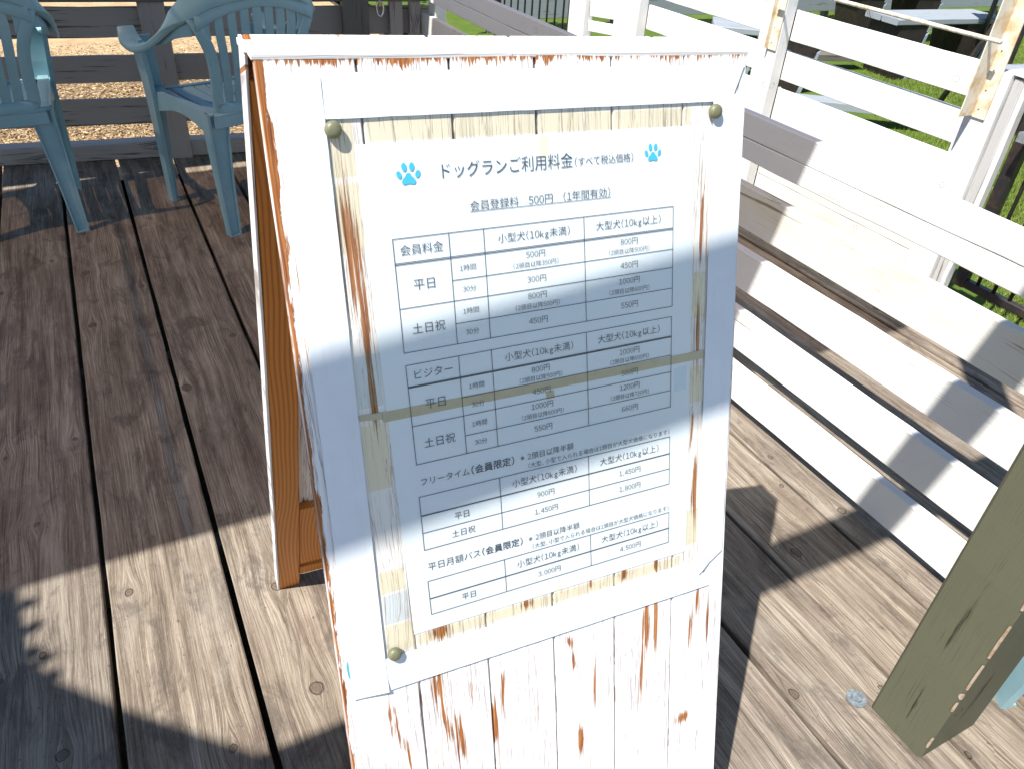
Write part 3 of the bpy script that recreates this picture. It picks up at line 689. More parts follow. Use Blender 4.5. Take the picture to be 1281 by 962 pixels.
def seam_mat():
    m = NT('yellowed_seam_tape'); s_, t_, n_ = sign_coords(m)
    n1 = m.noise(m.xyz(s_, t_), 50.0, 4.0, 0.6)
    c = m.mix(n1, (0.42, 0.37, 0.26), (0.56, 0.52, 0.38)); return m.base(c, 0.5, 0.4)
MAT['seam'] = seam_mat()
strip('seam_tape', MAT['seam'], [(0.0585, 0.9665), (0.0845, 0.9640), (0.0845, 0.9725), (0.0580, 0.9728)], 0.0010, 0.0001, pl, 3, 2, 0.0, 6)
strip('seam_tape', MAT['seam'], [(0.0850, 0.9600), (0.5200, 0.9640), (0.5200, 0.9755), (0.0850, 0.9722)], 0.0010, 0.0001, pl, 12, 2, 0.00005, 7)
strip('seam_tape', MAT['seam'], [(0.2880, 0.9500), (0.2990, 0.9500), (0.2980, 0.9600), (0.2870, 0.9600)], 0.0010, 0.0001, pl, 3, 3, 0.00005, 8)
def film_mat(name, tint, gloss, rough):
    m = NT(name); s_, t_, n_ = sign_coords(m)
    w1 = m.noise(m.xyz(s_, t_), 9.0, 4.0, 0.6); w2 = m.noise(m.xyz(s_, t_, 5.0), 60.0, 3.0, 0.6)
    bmp = m.n('Bump', {'Height': m.math('ADD', w1, m.math('MULTIPLY', w2, 0.3)), 'Strength': 0.25, 'Distance': 0.004})
    tr = m.n('BsdfTransparent', {'Color': tint + (1,)}); gl = m.n('BsdfGlossy', {'Color': (1, 1, 1, 1), 'Roughness': rough, 'Normal': bmp})
    lw = m.n('LayerWeight', {'Blend': 0.25, 'Normal': bmp}, 1)
    b = m.n('MixShader', {0: m.math('MULTIPLY', m.math('MULTIPLY_ADD', lw, 0.10, 0.018), gloss), 1: tr, 2: gl}); m.t.links.new(b, m.out.inputs['Surface']); return m.m
strip('plastic_cover', film_mat('clear_yellowing_film', (0.99, 0.987, 0.975), 1.0, 0.22), [(0.050, 0.65), (0.525, 0.65), (0.525, 1.290), (0.052, 1.288)], 0.0019, 0.0001, pl, 16, 22, 0.0001, 9)
# aged clear tape patches beside the sheet
MAT['patch'] = film_mat('amber_aged_tape', (0.985, 0.970, 0.915), 0.6, 0.3)
MAT['patch_blue'] = film_mat('milky_tape', (0.95, 0.975, 0.99), 1.0, 0.3)
for k, (a, b, c0, d, mt) in enumerate((
        (0.061, 0.660, 0.094, 0.700, 'patch'), (0.060, 0.745, 0.090, 0.775, 'patch'), (0.060, 0.880, 0.088, 0.960, 'patch'), (0.060, 1.150, 0.085, 1.220, 'patch'), (0.060, 1.225, 0.0845, 1.2800, 'patch'),
        (0.061, 0.702, 0.092, 0.743, 'patch_blue'), (0.060, 0.980, 0.087, 1.040, 'patch_blue'), (0.500, 0.690, 0.5190, 0.745, 'patch'), (0.500, 0.905, 0.5190, 0.955, 'patch'), (0.500, 1.02, 0.5190, 1.08, 'patch'),
        (0.475, 0.925, 0.4935, 0.958, 'patch_blue'), (0.098, 1.2578, 0.345, 1.279, 'patch'), (0.098, 0.661, 0.49, 0.6765, 'patch'), (0.347, 1.2578, 0.49, 1.279, 'patch'))):
    strip('clear_tape_patch', MAT[mt], [(a, b), (c0, b + 0.0005), (c0, d), (a, d - 0.0005)], 0.0013, 0.0001, pl, 3, 3, 0.0001, 20 + k)

# pins
MAT['pin'] = plain('olive_plastic_pin', (0.17, 0.17, 0.095), 0.45, 0.5, 90.0, (0.12, 0.12, 0.07), 0.1)
for s, t_ in ((0.0652, 1.2705), (0.5225, 1.2722), (0.0680, 0.6615)):
    m = MB(); m.lathe([(0.0075, 0.0), (0.0086, 0.002), (0.0086, 0.0045), (0.0075, 0.0072), (0.005, 0.0088), (0.001, 0.0093)], 20)
    m.build('push_pin', MAT['pin'], pl, SM @ Matrix.Translation((s, t_, 0.0022)), smooth=True)

# print: glyph meshes from the built-in font
MAT['ink'] = plain('black_ink', (0.075, 0.085, 0.11), 0.6, 0.2)
MAT['ink_blue'] = plain('cyan_ink', (0.06, 0.50, 0.78), 0.6, 0.2)
_g = {}
HALF = {c: 0.56 for c in '0123456789'}; HALF.update({'(': 0.45, ')': 0.45, '.': 0.36, ',': 0.36, 'k': 0.52, 'g': 0.56, '、': 0.6, '　': 1.0})
def glyph(ch, bold):
    key = (ch, bold)
    if key in _g: return _g[key]
    src = {**{c: chr(0xFF10 + i) for i, c in enumerate('0123456789')}, '(': '（', ')': '）'}.get(ch, ch)
    cu = bpy.data.curves.new('g', 'FONT'); cu.body = src; cu.size = 1.0; cu.resolution_u = 2; cu.offset = 0.008 if bold else -0.006
    ob = bpy.data.objects.new('g', cu); me = ob.to_mesh()
    co = np.array([v.co[:2] for v in me.vertices]) if len(me.vertices) else np.zeros((0, 2)); fs = [tuple(p.vertices) for p in me.polygons]
    ob.to_mesh_clear(); bpy.data.objects.remove(ob); bpy.data.curves.remove(cu)
    adv = HALF.get(ch, 1.0)
    if len(co):
        if ch in HALF and ch not in '、.,': co[:, 0] += adv / 2 - (co[:, 0].min() + co[:, 0].max()) / 2
        elif ch in '.,': co[:, 0] += 0.08 - co[:, 0].min()
        if ch in '0123456789': 
            co[:, 0] = adv / 2 + (co[:, 0] - adv / 2) * 0.92
    _g[key] = (co, fs, adv); return _g[key]
def textline(mb, body, p0, p1=None, size=None, bold=False, aspect=1.0, center=None, n=0.0016):
    """p0..p1: base line ends in sign coordinates; or center=(s,t) + size"""
    tot = sum(HALF.get(c, 1.0) for c in body)
    if center is not None:
        d = Vector((1, 0.0125)); d.normalize(); p0 = Vector(center) - d * (tot * size / 2); sx = size
    else:
        p0 = Vector(p0); d = Vector(p1) - p0; sx = d.length / tot; d.normalize()
    e = Vector((-d.y, d.x)); sy = sx * aspect; x = 0.0
    for c in body:
        co, fs, adv = glyph(c, bold)
        if len(co): mb.add([tuple((p0 + d * ((x + q[0]) * sx) + e * (q[1] * sy))) + (n,) for q in co], fs)
        x += adv
def rule(mb, a, b, wd=0.0008, n=0.0015):
    a, b = Vector(a), Vector(b); d = (b - a).normalized(); e = Vector((-d.y, d.x)) * wd / 2
    mb.add([tuple(a - e) + (n,), tuple(b - e) + (n,), tuple(b + e) + (n,), tuple(a + e) + (n,)], [(0, 1, 2, 3)])
def paw(mb, c, s):
    def blob(cx, cy, rx, ry, rot=0.0, k=14):
        pts = []
        for i in range(k):
            a = 2 * math.pi * i / k; u, v = rx * math.cos(a), ry * math.sin(a)
            pts.append((c[0] + s * (cx + u * math.cos(rot) - v * math.sin(rot)), c[1] + s * (cy + u * math.sin(rot) + v * math.cos(rot)), 0.0016))
        mb.add(pts, [tuple(range(k))])
    for q in ((-0.38, 0.0, 0.10, 0.15, 0.35), (-0.155, 0.28, 0.105, 0.165, 0.1), (0.155, 0.28, 0.105, 0.165, -0.1), (0.38, 0.0, 0.10, 0.15, -0.35)): blob(*q)
    pts = [(0.0, 0.06), (0.09, 0.02), (0.14, -0.08), (0.25, -0.18), (0.29, -0.29), (0.23, -0.38), (0.12, -0.37), (0.0, -0.34), (-0.12, -0.37), (-0.23, -0.38), (-0.29, -0.29), (-0.25, -0.18), (-0.14, -0.08), (-0.09, 0.02)]
    mb.add([(c[0] + s * x, c[1] + s * y, 0.0016) for x, y in pts], [tuple(range(len(pts)))[::-1]])
for c, s in (((0.1380, 1.2236), 0.0265), ((0.4372, 1.2290), 0.0235)):
    m = MB(); paw(m, c, s); m.build('paw_print', MAT['ink_blue'], pl, SM)
m = MB()
textline(m, 'ドッグランご利用料金', (0.1700, 1.2180), (0.3308, 1.2205), aspect=1.1)
textline(m, '(すべて税込価格)', (0.3320, 1.2205), (0.4110, 1.2218), aspect=1.1)
textline(m, '会員登録料　500円　(1年間有効)', (0.2035, 1.1820), (0.3800, 1.1843), aspect=1.0)
rule(m, (0.2035, 1.1803), (0.3800, 1.1826), 0.0006)
tag(m.build('title_lettering', MAT['ink'], pl, SM), kind='stuff')
SM_H, BIG = '小型犬(10kg未満)', '大型犬(10kg以上)'
def tablegrid(TL, TR, BL, BR, hrows, cols, texts, headings):
    """TL.. corners; hrows = list of (t fraction, first column fraction, width)"""
    TL, TR, BL, BR = map(Vector, (TL, TR, BL, BR))
    P = lambda u, v: (TL * (1 - u) + TR * u) * (1 - v) + (BL * (1 - u) + BR * u) * v
    g = MB()
    for v, u0, wd in hrows: rule(g, P(u0, v), P(1, v), wd)
    for u in cols: rule(g, P(u, -0.002), P(u, 1.002), 0.0008)
    tag(g.build('table_grid', MAT['ink'], pl, SM), kind='stuff')
    g = MB()
    for body, u, v, size in texts:
        c = P(u, v); textline(g, body, None, center=(c.x, c.y - size * 0.36), size=size)
    for body, a, b, bold in headings: textline(g, body, a, b, bold=bold)
    tag(g.build('table_lettering', MAT['ink'], pl, SM), kind='stuff')
SUBN = 0.0072; NUM = 0.0094; HD = 0.0113; TINY = 0.0078
def pricetable(TL, TR, BL, BR, first, vals):
    H = [(0.0, 0, 0.0008), (0.208, 0, 0.0008), (0.222, 0, 0.0008), (0.418, 0.177, 0.0008), (0.603, 0, 0.0008), (0.812, 0.177, 0.0008), (1.0, 0, 0.0008)]
    if first != '会員料金': H[2] = (0.218, 0, 0.0014)
    T = [(first, 0.088, 0.105, 0.0122), (SM_H, 0.468, 0.105, HD), (BIG, 0.822, 0.105, HD), ('平日', 0.088, 0.41, 0.0135), ('土日祝', 0.088, 0.80, 0.0130),
         ('1時間', 0.232, 0.32, TINY), ('30分', 0.232, 0.51, TINY), ('1時間', 0.232, 0.71, TINY), ('30分', 0.232, 0.905, TINY)]
    rows = [(0.222, 0.418), (0.418, 0.603), (0.603, 0.812), (0.812, 1.0)]
    for c, col in enumerate((0.468, 0.822)):
        for r_, (a, sub) in enumerate(vals[c]):
            v0, v1 = rows[r_]
            if sub:
                T.append((a, col, v0 + (v1 - v0) * 0.30, NUM)); T.append(('(2頭目以降' + sub + '円)', col, v0 + (v1 - v0) * 0.76, SUBN))
            else: T.append((a, col, (v0 + v1) / 2, NUM))
    tablegrid(TL, TR, BL, BR, H, [0, 0.177, 0.292, 0.648, 1.0], T, [])
pricetable((0.1147, 1.1591), (0.4674, 1.1652), (0.1159, 1.0349), (0.4689, 1.0410), '会員料金',
           [[('500円', '350'), ('300円', ''), ('800円', '500'), ('450円', '')], [('800円', '500'), ('450円', ''), ('1000円', '600'), ('550円', '')]])
pricetable((0.1163, 1.0206), (0.4683, 1.0277), (0.1182, 0.9010), (0.4693, 0.9056), 'ビジター',
           [[('800円', '500'), ('450円', ''), ('1000円', '600'), ('550円', '')], [('1000円', '600'), ('550円', ''), ('1200円', '720'), ('660円', '')]])
NOTE = '(大型、小型で入られる場合は1頭目が大型犬価格になります)'
tablegrid((0.1178, 0.8596), (0.4691, 0.8635), (0.1180, 0.7893), (0.4695, 0.7937),
          [(0.0, 0, 0.0008), (0.354, 0, 0.0015), (0.675, 0, 0.0008), (1.0, 0, 0.0008)], [0, 0.292, 0.645, 1.0],
          [(SM_H, 0.468, 0.18, HD), (BIG, 0.822, 0.18, HD), ('平日', 0.146, 0.51, 0.0105), ('土日祝', 0.146, 0.84, 0.0105), ('900円', 0.468, 0.51, NUM), ('1,450円', 0.468, 0.84, NUM), ('1,450円', 0.822, 0.51, NUM), ('1,800円', 0.822, 0.84, NUM)],
          [('フリータイム', (0.1200, 0.8740), (0.1832, 0.8745), False), ('(会員限定)', (0.1838, 0.8745), (0.2420, 0.8750), True), ('※2頭目以降半額', (0.2490, 0.8765), (0.3235, 0.8775), False), (NOTE, (0.2590, 0.8650), (0.4690, 0.8682), False)])
tablegrid((0.1187, 0.7460), (0.4701, 0.7501), (0.1195, 0.6988), (0.4705, 0.7033),
          [(0.0, 0, 0.0008), (0.525, 0, 0.0015), (1.0, 0, 0.0008)], [0, 0.290, 0.645, 1.0],
          [(SM_H, 0.468, 0.27, HD), (BIG, 0.822, 0.27, HD), ('平日', 0.146, 0.76, 0.0105), ('3,000円', 0.468, 0.76, NUM), ('4,500円', 0.822, 0.76, NUM)],
          [('平日月額パス', (0.1200, 0.7610), (0.1902, 0.7618), False), ('(会員限定)', (0.1905, 0.7618), (0.2480, 0.7622), True), ('※2頭目以降半額', (0.2550, 0.7632), (0.3295, 0.7640), False), (NOTE, (0.2600, 0.7518), (0.4700, 0.7545), False)])

# ------------------------------------------------------------------ plastic garden chairs
def chair_mat():
    m = NT('faded_blue_plastic'); tc = m.n('TexCoord', out=3)
    a = m.noise(tc, 4.0, 5.0, 0.65); b = m.noise(tc, 60.0, 3.0, 0.6)
    c = m.mix(m.step(a, 0.35, 0.7), (0.235, 0.405, 0.455), (0.310, 0.475, 0.515)); c = m.mix(m.math('MULTIPLY', m.step(b, 0.55, 0.7), 0.25), c, (0.27, 0.40, 0.44))
    return m.base(c, 0.42, 0.45, b, 0.08, 0.001)
MAT['chair'] = chair_mat()
def chair_meshes():
    """list of (name, mesh builder) in the chair's own space: x right, y forward, z up"""
    parts = []
    N = 8
    # top rail that runs from one arm tip over the back to the other
    ctl = [(-0.285, 0.275, 0.735), (-0.292, 0.235, 0.700), (-0.296, 0.15, 0.690), (-0.296, 0.03, 0.720), (-0.292, -0.08, 0.775), (-0.282, -0.17, 0.835), (-0.245, -0.245, 0.880), (-0.165, -0.285, 0.915), (0, -0.298, 0.930)]
    ctl = ctl + [(-x, y, z) for x, y, z in ctl[:-1][::-1]]
    wd = [0.062, 0.078, 0.068, 0.056, 0.056, 0.062, 0.075, 0.062, 0.050]; wd = wd + wd[:-1][::-1]
    tl = [0.0, 0.0, 0.05, 0.15, 0.35, 0.65, 0.95, 1.0, 1.0]; tl = tl + tl[:-1][::-1]     # 0 = flat arm, 1 = upright rail
    P = catmull(ctl, N); Wd = lerp_list(wd, N); T = lerp_list(tl, N); wv = []; tv = []
    for i, p in enumerate(P):
        d = (P[min(i + 1, len(P) - 1)] - P[max(i - 1, 0)]).normalized()
        out = Vector((d.y, -d.x, 0)); out = out.normalized() if out.length > 1e-6 else Vector((1, 0, 0))
        upv = out.cross(d).normalized(); upv = upv if upv.z > 0 else -upv
        a = T[i] * math.pi / 2 * 0.92
        sgn = 1 if out.dot(Vector((p.x, p.y + 0.02, 0))) > 0 else -1
        out = out * sgn
        wv.append(out * math.cos(a) - upv * math.sin(a)); tv.append(out * math.sin(a) + upv * math.cos(a))
    m = MB(); m.sweep(P, wv, tv, Wd, [0.012] * len(P)); 
    # turned-down lip on the outer edge
    P2 = [P[i] + wv[i].normalized() * (Wd[i] / 2 - 0.003) * (1 if T[i] < 0.5 else 1) - tv[i].normalized() * 0.009 for i in range(len(P))]
    m.sweep(P2, wv, tv, [0.006] * len(P), [0.022] * len(P)); parts.append(('arm_rail', m))
    # U-shaped back frame
    ctl = [(-0.238, -0.252, 0.850), (-0.216, -0.262, 0.800), (-0.186, -0.250, 0.720), (-0.174, -0.232, 0.63), (-0.172, -0.212, 0.545), (-0.150, -0.208, 0.512), (0, -0.214, 0.508)]
    ctl = ctl + [(-x, y, z) for x, y, z in ctl[:-1][::-1]]
    P = catmull(ctl, N); wv = []; tv = []
    for i, p in enumerate(P):
        d = (P[min(i + 1, len(P) - 1)] - P[max(i - 1, 0)]).normalized(); nrm = Vector((p.x * 1.1, -1.0, 0.25)).normalized()
        wv.append(d.cross(nrm)); tv.append(nrm)
    m = MB(); m.sweep(P, wv, tv, [0.042] * len(P), [0.016] * len(P)); parts.append(('back_frame', m))
    # back slats
    def top_z(x): return 0.895 - 1.15 * x * x
    for k in range(9):
        x = -0.196 + 0.049 * k; ax = abs(x)
        # lower end: the frame cuts the outer slats
        zb = 0.525 if ax < 0.155 else (0.70 if ax < 0.17 else 0.775)
        ztop = top_z(x); pts = []; 
        for j in range(6):
            z = zb + (ztop - zb) * j / 5; y = -0.206 - (z - 0.51) * 0.215 + 0.02 * math.sin((z - 0.5) / 0.4 * math.pi) * -1 + 0.02 * (x / 0.2) ** 2
            pts.append(Vector((x * (0.80 + 0.20 * min(1, (z - 0.5) / 0.30)), y + 0.004, z)))
        m = MB(); m.sweep(pts, [Vector((1, -x * 0.4, 0))] * 6, [Vector((x * 0.4, 1, 0.2))] * 6, [0.034] * 6, [0.007] * 6); parts.append(('back_slat', m))
    # arched infill web under the rail
    m = MB(); pts = []
    for j in range(17):
        x = -0.235 + 0.47 * j / 16; z = top_z(x) + 0.002; pts.append(Vector((x, -0.288 + 0.25 * x * x + 0.003, z)))
    m.sweep(pts, [Vector((0, 0.1, 1))] * 17, [Vector((0, 1, 0))] * 17, [0.05] * 17, [0.009] * 17); parts.append(('back_arch', m))
    # side wings between rail and back frame
    for s in (-1, 1):
        m = MB(); pts = [Vector((s * 0.240, -0.235, 0.835)), Vector((s * 0.262, -0.205, 0.822)), Vector((s * 0.276, -0.16, 0.80)), Vector((s * 0.285, -0.10, 0.765)), Vector((s * 0.29, -0.03, 0.730))]
        m.sweep(pts, [Vector((0, 0, 1))] * 5, [Vector((1, 0.6 * s, 0))] * 5, [0.10, 0.085, 0.066, 0.05, 0.02], [0.008] * 5); parts.append(('side_wing', m))
    # seat
    m = MB(); rim = []
    def hwid(y): return 0.212 + (y + 0.21) / 0.47 * 0.040
    for y in (-0.21, -0.1, 0.0, 0.12, 0.22): rim.append(y)
    for s in (-1, 1):
        pts = [Vector((s * (hwid(y) - 0.02), y, 0.500 - 0.012 * math.cos((y) * 5))) for y in (-0.21, -0.1, 0.0, 0.12, 0.22, 0.262)]
        m.sweep(pts, [Vector((1, 0, 0))] * 6, [Vector((0, 0, 1))] * 6, [0.045] * 6, [0.012] * 6)
    m.sweep([Vector((x, 0.255, 0.492 - 0.008 * math.cos(x * 5))) for x in (-0.24, -0.12, 0, 0.12, 0.24)], [Vector((0, 1, -0.35))] * 5, [Vector((0, 0.35, 1))] * 5, [0.06] * 5, [0.012] * 5)
    m.sweep([Vector((x, -0.195, 0.490)) for x in (-0.20, -0.1, 0, 0.1, 0.20)], [Vector((0, 1, 0))] * 5, [Vector((0, 0, 1))] * 5, [0.05] * 5, [0.012] * 5)
    parts.append(('seat_frame', m))
    for k in range(7):
        x = -0.1515 + 0.0505 * k; m = MB()
        pts = [Vector((x * (0.96 + 0.12 * (y + 0.2)), y, 0.494 - 0.012 * math.cos(x * 6) - 0.006 * math.cos(y * 6))) for y in (-0.18, -0.08, 0.02, 0.12, 0.235)]
        m.sweep(pts, [Vector((1, 0, 0))] * 5, [Vector((0, 0, 1))] * 5, [0.0435] * 5, [0.010] * 5); parts.append(('seat_slat', m))
    # skirts (scalloped side aprons)
    for s in (-1, 1):
        m = MB(); n = 12; vs = []; fs = []
        for i in range(n + 1):
            y = -0.205 + 0.45 * i / n; x = s * (hwid(y) + 0.002); dz = 0.045 + 0.038 * abs(math.cos(math.pi * i / n)) ** 2.2
            for xx in (x - 0.003, x + 0.003): vs += [(xx, y, 0.497), (xx + 0.0, y, 0.497 - dz)]
        for i in range(n):
            a, b = i * 4, (i + 1) * 4
            fs += [(a, a + 1, b + 1, b), (a + 2, b + 2, b + 3, a + 3), (a, b, b + 2, a + 2), (a + 1, a + 3, b + 3, b + 1)]
        fs += [(0, 2, 3, 1), (n * 4, n * 4 + 1, n * 4 + 3, n * 4 + 2)]
        m.add(vs, fs); parts.append(('side_apron', m))
    m = MB(); m.sweep([Vector((x, -0.214, 0.470)) for x in (-0.2, -0.1, 0, 0.1, 0.2)], [Vector((0, 0, 1))] * 5, [Vector((0, 1, 0))] * 5, [0.06] * 5, [0.007] * 5); parts.append(('rear_apron', m))
    # legs: channel sections
    def leg(path, wout, wback, t=0.0055):
        """L/U channel: a web facing out and two flanges, tapering down"""
        m = MB(); n = len(path)
        secs = []
        for P_, a, b in zip(path, wout, wback):
            P_ = Vector(P_); secs.append((P_, a, b))
        def plate(c0, c1, th, dirn):
            vs = []; fs = []
            for (P_, a, b) in secs:
                p0, p1 = c0(P_, a, b), c1(P_, a, b); d = Vector(dirn) * th
                vs += [p0, p1, p1 + d, p0 + d]
            for i in range(n - 1):
                q, r_ = i * 4, (i + 1) * 4
                for u in range(4): fs.append((q + u, q + (u + 1) % 4, r_ + (u + 1) % 4, r_ + u))
            fs += [(3, 2, 1, 0), tuple((n - 1) * 4 + u for u in range(4))]; m.add(vs, fs)
        return m, plate
    for s in (-1, 1):
        # front leg: arm tip to floor
        path = [(s * 0.284, 0.245, 0.705), (s * 0.270, 0.252, 0.56), (s * 0.262, 0.262, 0.46), (s * 0.256, 0.275, 0.25), (s * 0.250, 0.290, 0.0)]
        wo = [0.092, 0.088, 0.078, 0.060, 0.042]; wb = [0.080, 0.070, 0.062, 0.048, 0.036]
        m, plate = leg(path, wo, wb)
        plate(lambda P_, a, b: P_ + Vector((0, -b, 0)), lambda P_, a, b: P_ + Vector((0, 0, 0)), 0.0055, (s, 0, 0))           # outer side
        plate(lambda P_, a, b: P_ + Vector((-s * a * 0.85, 0.0, 0)), lambda P_, a, b: P_ + Vector((s * 0.0055, 0.0, 0)), 0.0055, (0, 1, 0))   # front face
        plate(lambda P_, a, b: P_ + Vector((-s * 0.012, -b, 0)), lambda P_, a, b: P_ + Vector((s * 0.0055, -b, 0)), -0.0055, (0, 1, 0))       # rear return lip
        x0 = path[-1][0]; m.box((min(x0 - s * 0.030, x0), 0.256, 0.0), (max(x0 - s * 0.030, x0), 0.290, 0.006)); parts.append(('front_leg', m))
        # rear leg: from the seat corner to the floor, splayed back
        path = [(s * 0.218, -0.200, 0.500), (s * 0.218, -0.206, 0.40), (s * 0.220, -0.218, 0.2), (s * 0.222, -0.238, 0.0)]
        wo = [0.082, 0.066, 0.050, 0.038]; wb = [0.080, 0.056, 0.044, 0.036]
        m, plate = leg(path, wo, wb)
        plate(lambda P_, a, b: P_ + Vector((0, 0, 0)), lambda P_, a, b: P_ + Vector((0, b, 0)), 0.0055, (s, 0, 0))
        plate(lambda P_, a, b: P_ + Vector((-s * a, 0.010, 0)), lambda P_, a, b: P_ + Vector((s * 0.0055, 0.010, 0)), 0.0055, (0, 1, 0))
        plate(lambda P_, a, b: P_ + Vector((-s * a, -0.004, 0)), lambda P_, a, b: P_ + Vector((-s * a, 0.014, 0)), -0.0055, (s, 0, 0))
        plate(lambda P_, a, b: P_ + Vector((0, -0.004, 0)), lambda P_, a, b: P_ + Vector((0, 0.014, 0)), 0.0055, (s, 0, 0))
        x0 = path[-1][0]; m.box((min(x0 - s * 0.038, x0), -0.242, 0.0), (max(x0 - s * 0.038, x0), -0.202, 0.007)); parts.append(('rear_leg', m))
    return parts
def make_chair(M, label):
    t = thing('garden_chair', None, label, 'chair', 'blue plastic garden chairs on the deck', M=M)
    for nm, mb in chair_meshes(): mb.build(nm, MAT['chair'], t, M, smooth=nm in ('arm_rail', 'back_frame', 'seat_frame', 'back_arch'))
    return t
def copy_thing(src, M, label):
    c = src.copy(); COL.objects.link(c); c.matrix_basis = M; c['label'] = label; W[c.name] = M.copy()
    for ch in list(src.children):
        d = ch.copy(); COL.objects.link(d); d.parent = c
        for g in list(ch.children):
            e = g.copy(); COL.objects.link(e); e.parent = d
    return c
def chair_M(foot_world, foot_local, ang):
    Rm = Matrix.Rotation(ang, 4, 'Z'); fl = Rm @ Vector((foot_local[0], foot_local[1], 0, ))
    return Matrix.Translation((foot_world[0] - fl.x, foot_world[1] - fl.y, 0)) @ Rm
M2 = chair_M((0.385, 3.160), (-0.205, -0.235), R(16.5))
ch2 = make_chair(M2, 'faded blue plastic garden chair partly behind the top left corner of the sign')
M1 = chair_M((-0.178, 3.417), (0.205, -0.235), R(3.8))
copy_thing(ch2, M1, 'faded blue plastic garden chair cut off by the left edge of the view')
M3 = chair_M((1.432, 0.318), (-0.235, 0.275), R(-30))
copy_thing(ch2, M3, 'blue plastic chair of which one foot shows behind the olive post')

# ------------------------------------------------------------------ beyond the fences: benches, far fence, flowers, litter, grass
MAT['pale_top'] = paint_material('pale_grey_bench_plank', (0.30, 0.33, 0.36), (0.14, 0.14, 0.14), 0.5, 0.56, 0.0, 0.7)
MAT['dark_brown'] = plain('dark_brown_stained_slab', (0.035, 0.026, 0.022), 0.6, 0.3, 20.0, (0.02, 0.016, 0.014), 0.2)
MAT['pale_blue'] = plain('pale_blue_grey_edge', (0.30, 0.35, 0.40), 0.6, 0.3, 20.0, (0.22, 0.26, 0.30), 0.2)
MAT['blue'] = plain('bright_blue_tarpaulin', (0.045, 0.16, 0.42), 0.45, 0.4, 8.0, (0.07, 0.24, 0.55), 0.5)
def bench(c, ang, label, L=1.15, h=0.45, planks=2):
    M = Matrix.Translation((c[0], c[1], TURF_Z)) @ Matrix.Rotation(ang, 4, 'Z')
    t = thing('bench', None, label, 'bench', 'benches on the turf', M=M)
    for k in range(planks):
        y = -0.10 + 0.2 * k
        board('seat_plank', MAT['pale_top'], t, M @ Vector((-L / 2, y, h)), M @ Vector((L / 2, y, h)), 0.185, 0.045, M.to_3x3() @ Vector((0, 1, 0)), 0.002, 0.006)
    for x in (-L / 2 + 0.2, L / 2 - 0.25):
        m = MB(); hh = h - 0.024
        m.add([(x + a, y, z) for y in (-0.18, 0.18) for a, z in ((-0.13, hh), (0.13, hh), (0.06, 0.0), (-0.06, 0.0), (-0.14, hh - 0.08), (0.14, hh - 0.08))],
              [(0, 4, 3, 2, 5, 1), (6, 7, 11, 8, 9, 10), (0, 1, 7, 6), (1, 5, 11, 7), (5, 2, 8, 11), (2, 3, 9, 8), (3, 4, 10, 9), (4, 0, 6, 10)])
        m.build('slab_leg', MAT['dark_brown'], t, M)
        m = MB(); m.add([(x + a + 0.004, y, z) for y in (-0.183, 0.17) for a, z in ((0.14, hh - 0.08), (0.165, hh - 0.06), (0.095, 0.0), (0.062, 0.0))], [(0, 1, 2, 3), (7, 6, 5, 4), (0, 4, 5, 1), (1, 5, 6, 2), (2, 6, 7, 3), (3, 7, 4, 0)])
        m.build('leg_edging', MAT['pale_blue'], t, M)
    return t
bench((6.45, 4.62), R(-8), 'pale plank bench on dark tapered legs, nearest the rusty iron at top right')
bench((7.25, 5.75), R(-8), 'pale plank bench on dark tapered legs, farther back and cut off by the top edge')
bench((5.95, 3.25), R(-8), 'low pale bench behind the fence, lower right of the other benches', 1.0, 0.36)
bench((4.75, 4.75), R(-38), 'weathered bench close behind the white fence, beside the nearer iron upright', 0.9, 0.40)
# blue tarpaulin over a table
t = thing('blue_table', None, 'bright blue folding table leaning over at the top right corner', 'table', M=Matrix.Translation((6.9, 4.25, TURF_Z)))
board('table_top', MAT['blue'], t, (6.45, 4.30, 0.78), (7.6, 3.75, 0.70), 0.5, 0.03, (0.3, 1, 0.75), 0.001, 0.006)
for x, y in ((6.7, 4.0), (7.4, 3.7), (6.75, 4.35), (7.45, 4.1)): board('leg', MAT['black_metal'], t, (x, y, TURF_Z), (x, y, 0.62), 0.03, 0.03, (1, 0, 0), 0, 0.002)
# far fence of pale boards
t = thing('far_fence', (6.0, 6.3, TURF_Z), 'distant pale board fence across the far side of the turf', 'fence')
for k, (z0, z1) in enumerate(((0.02, 0.20), (0.30, 0.49), (0.58, 0.76), (0.86, 1.04), (1.14, 1.32))):
    board('fence_board', MAT['pale_top'], t, (3.2, 6.9, z0 + 0.09), (11.5, 6.2, z1 - 0.09), z1 - z0, 0.02, (0, 0, 1), 0.002, 0.003, 20)
for k in range(7):
    x = 3.4 + 1.3 * k; board('fence_post', MAT['dark_wood'], t, (x, 6.93 - (x - 3.2) * 0.0843, TURF_Z), (x, 6.93 - (x - 3.2) * 0.0843, 1.4), 0.09, 0.04, (1, 0, 0))
mb = MB(); mb.tube([(5.35, 3.62, TURF_Z), (5.5, 3.5, 0.5), (5.72, 3.36, 1.3)], 0.02, 8)
o = mb.build('leaning_pole', MAT['black_metal'], smooth=True); tag(o, 'thin black pole leaning in front of the pale bench', 'pole')
t = thing('shrub', (3.9, 8.2, TURF_Z), 'dark green shrub far behind the black gate at the top', 'shrub')
mb = MB(); rr = random.Random(9)
for k in range(1500):
    a, e, q = rr.uniform(0, 6.28), rr.uniform(-0.2, 1.5), rr.uniform(0.5, 1.0) * 0.62
    leaf(mb, Vector((3.9 + q * 1.4 * math.cos(a) * math.cos(e), 8.2 + q * math.sin(a) * math.cos(e), 0.25 + q * math.sin(e) * 1.1)), rr.uniform(0.05, 0.09), rr)
mb.build('foliage', MAT['leaf'], t)
mb = MB()
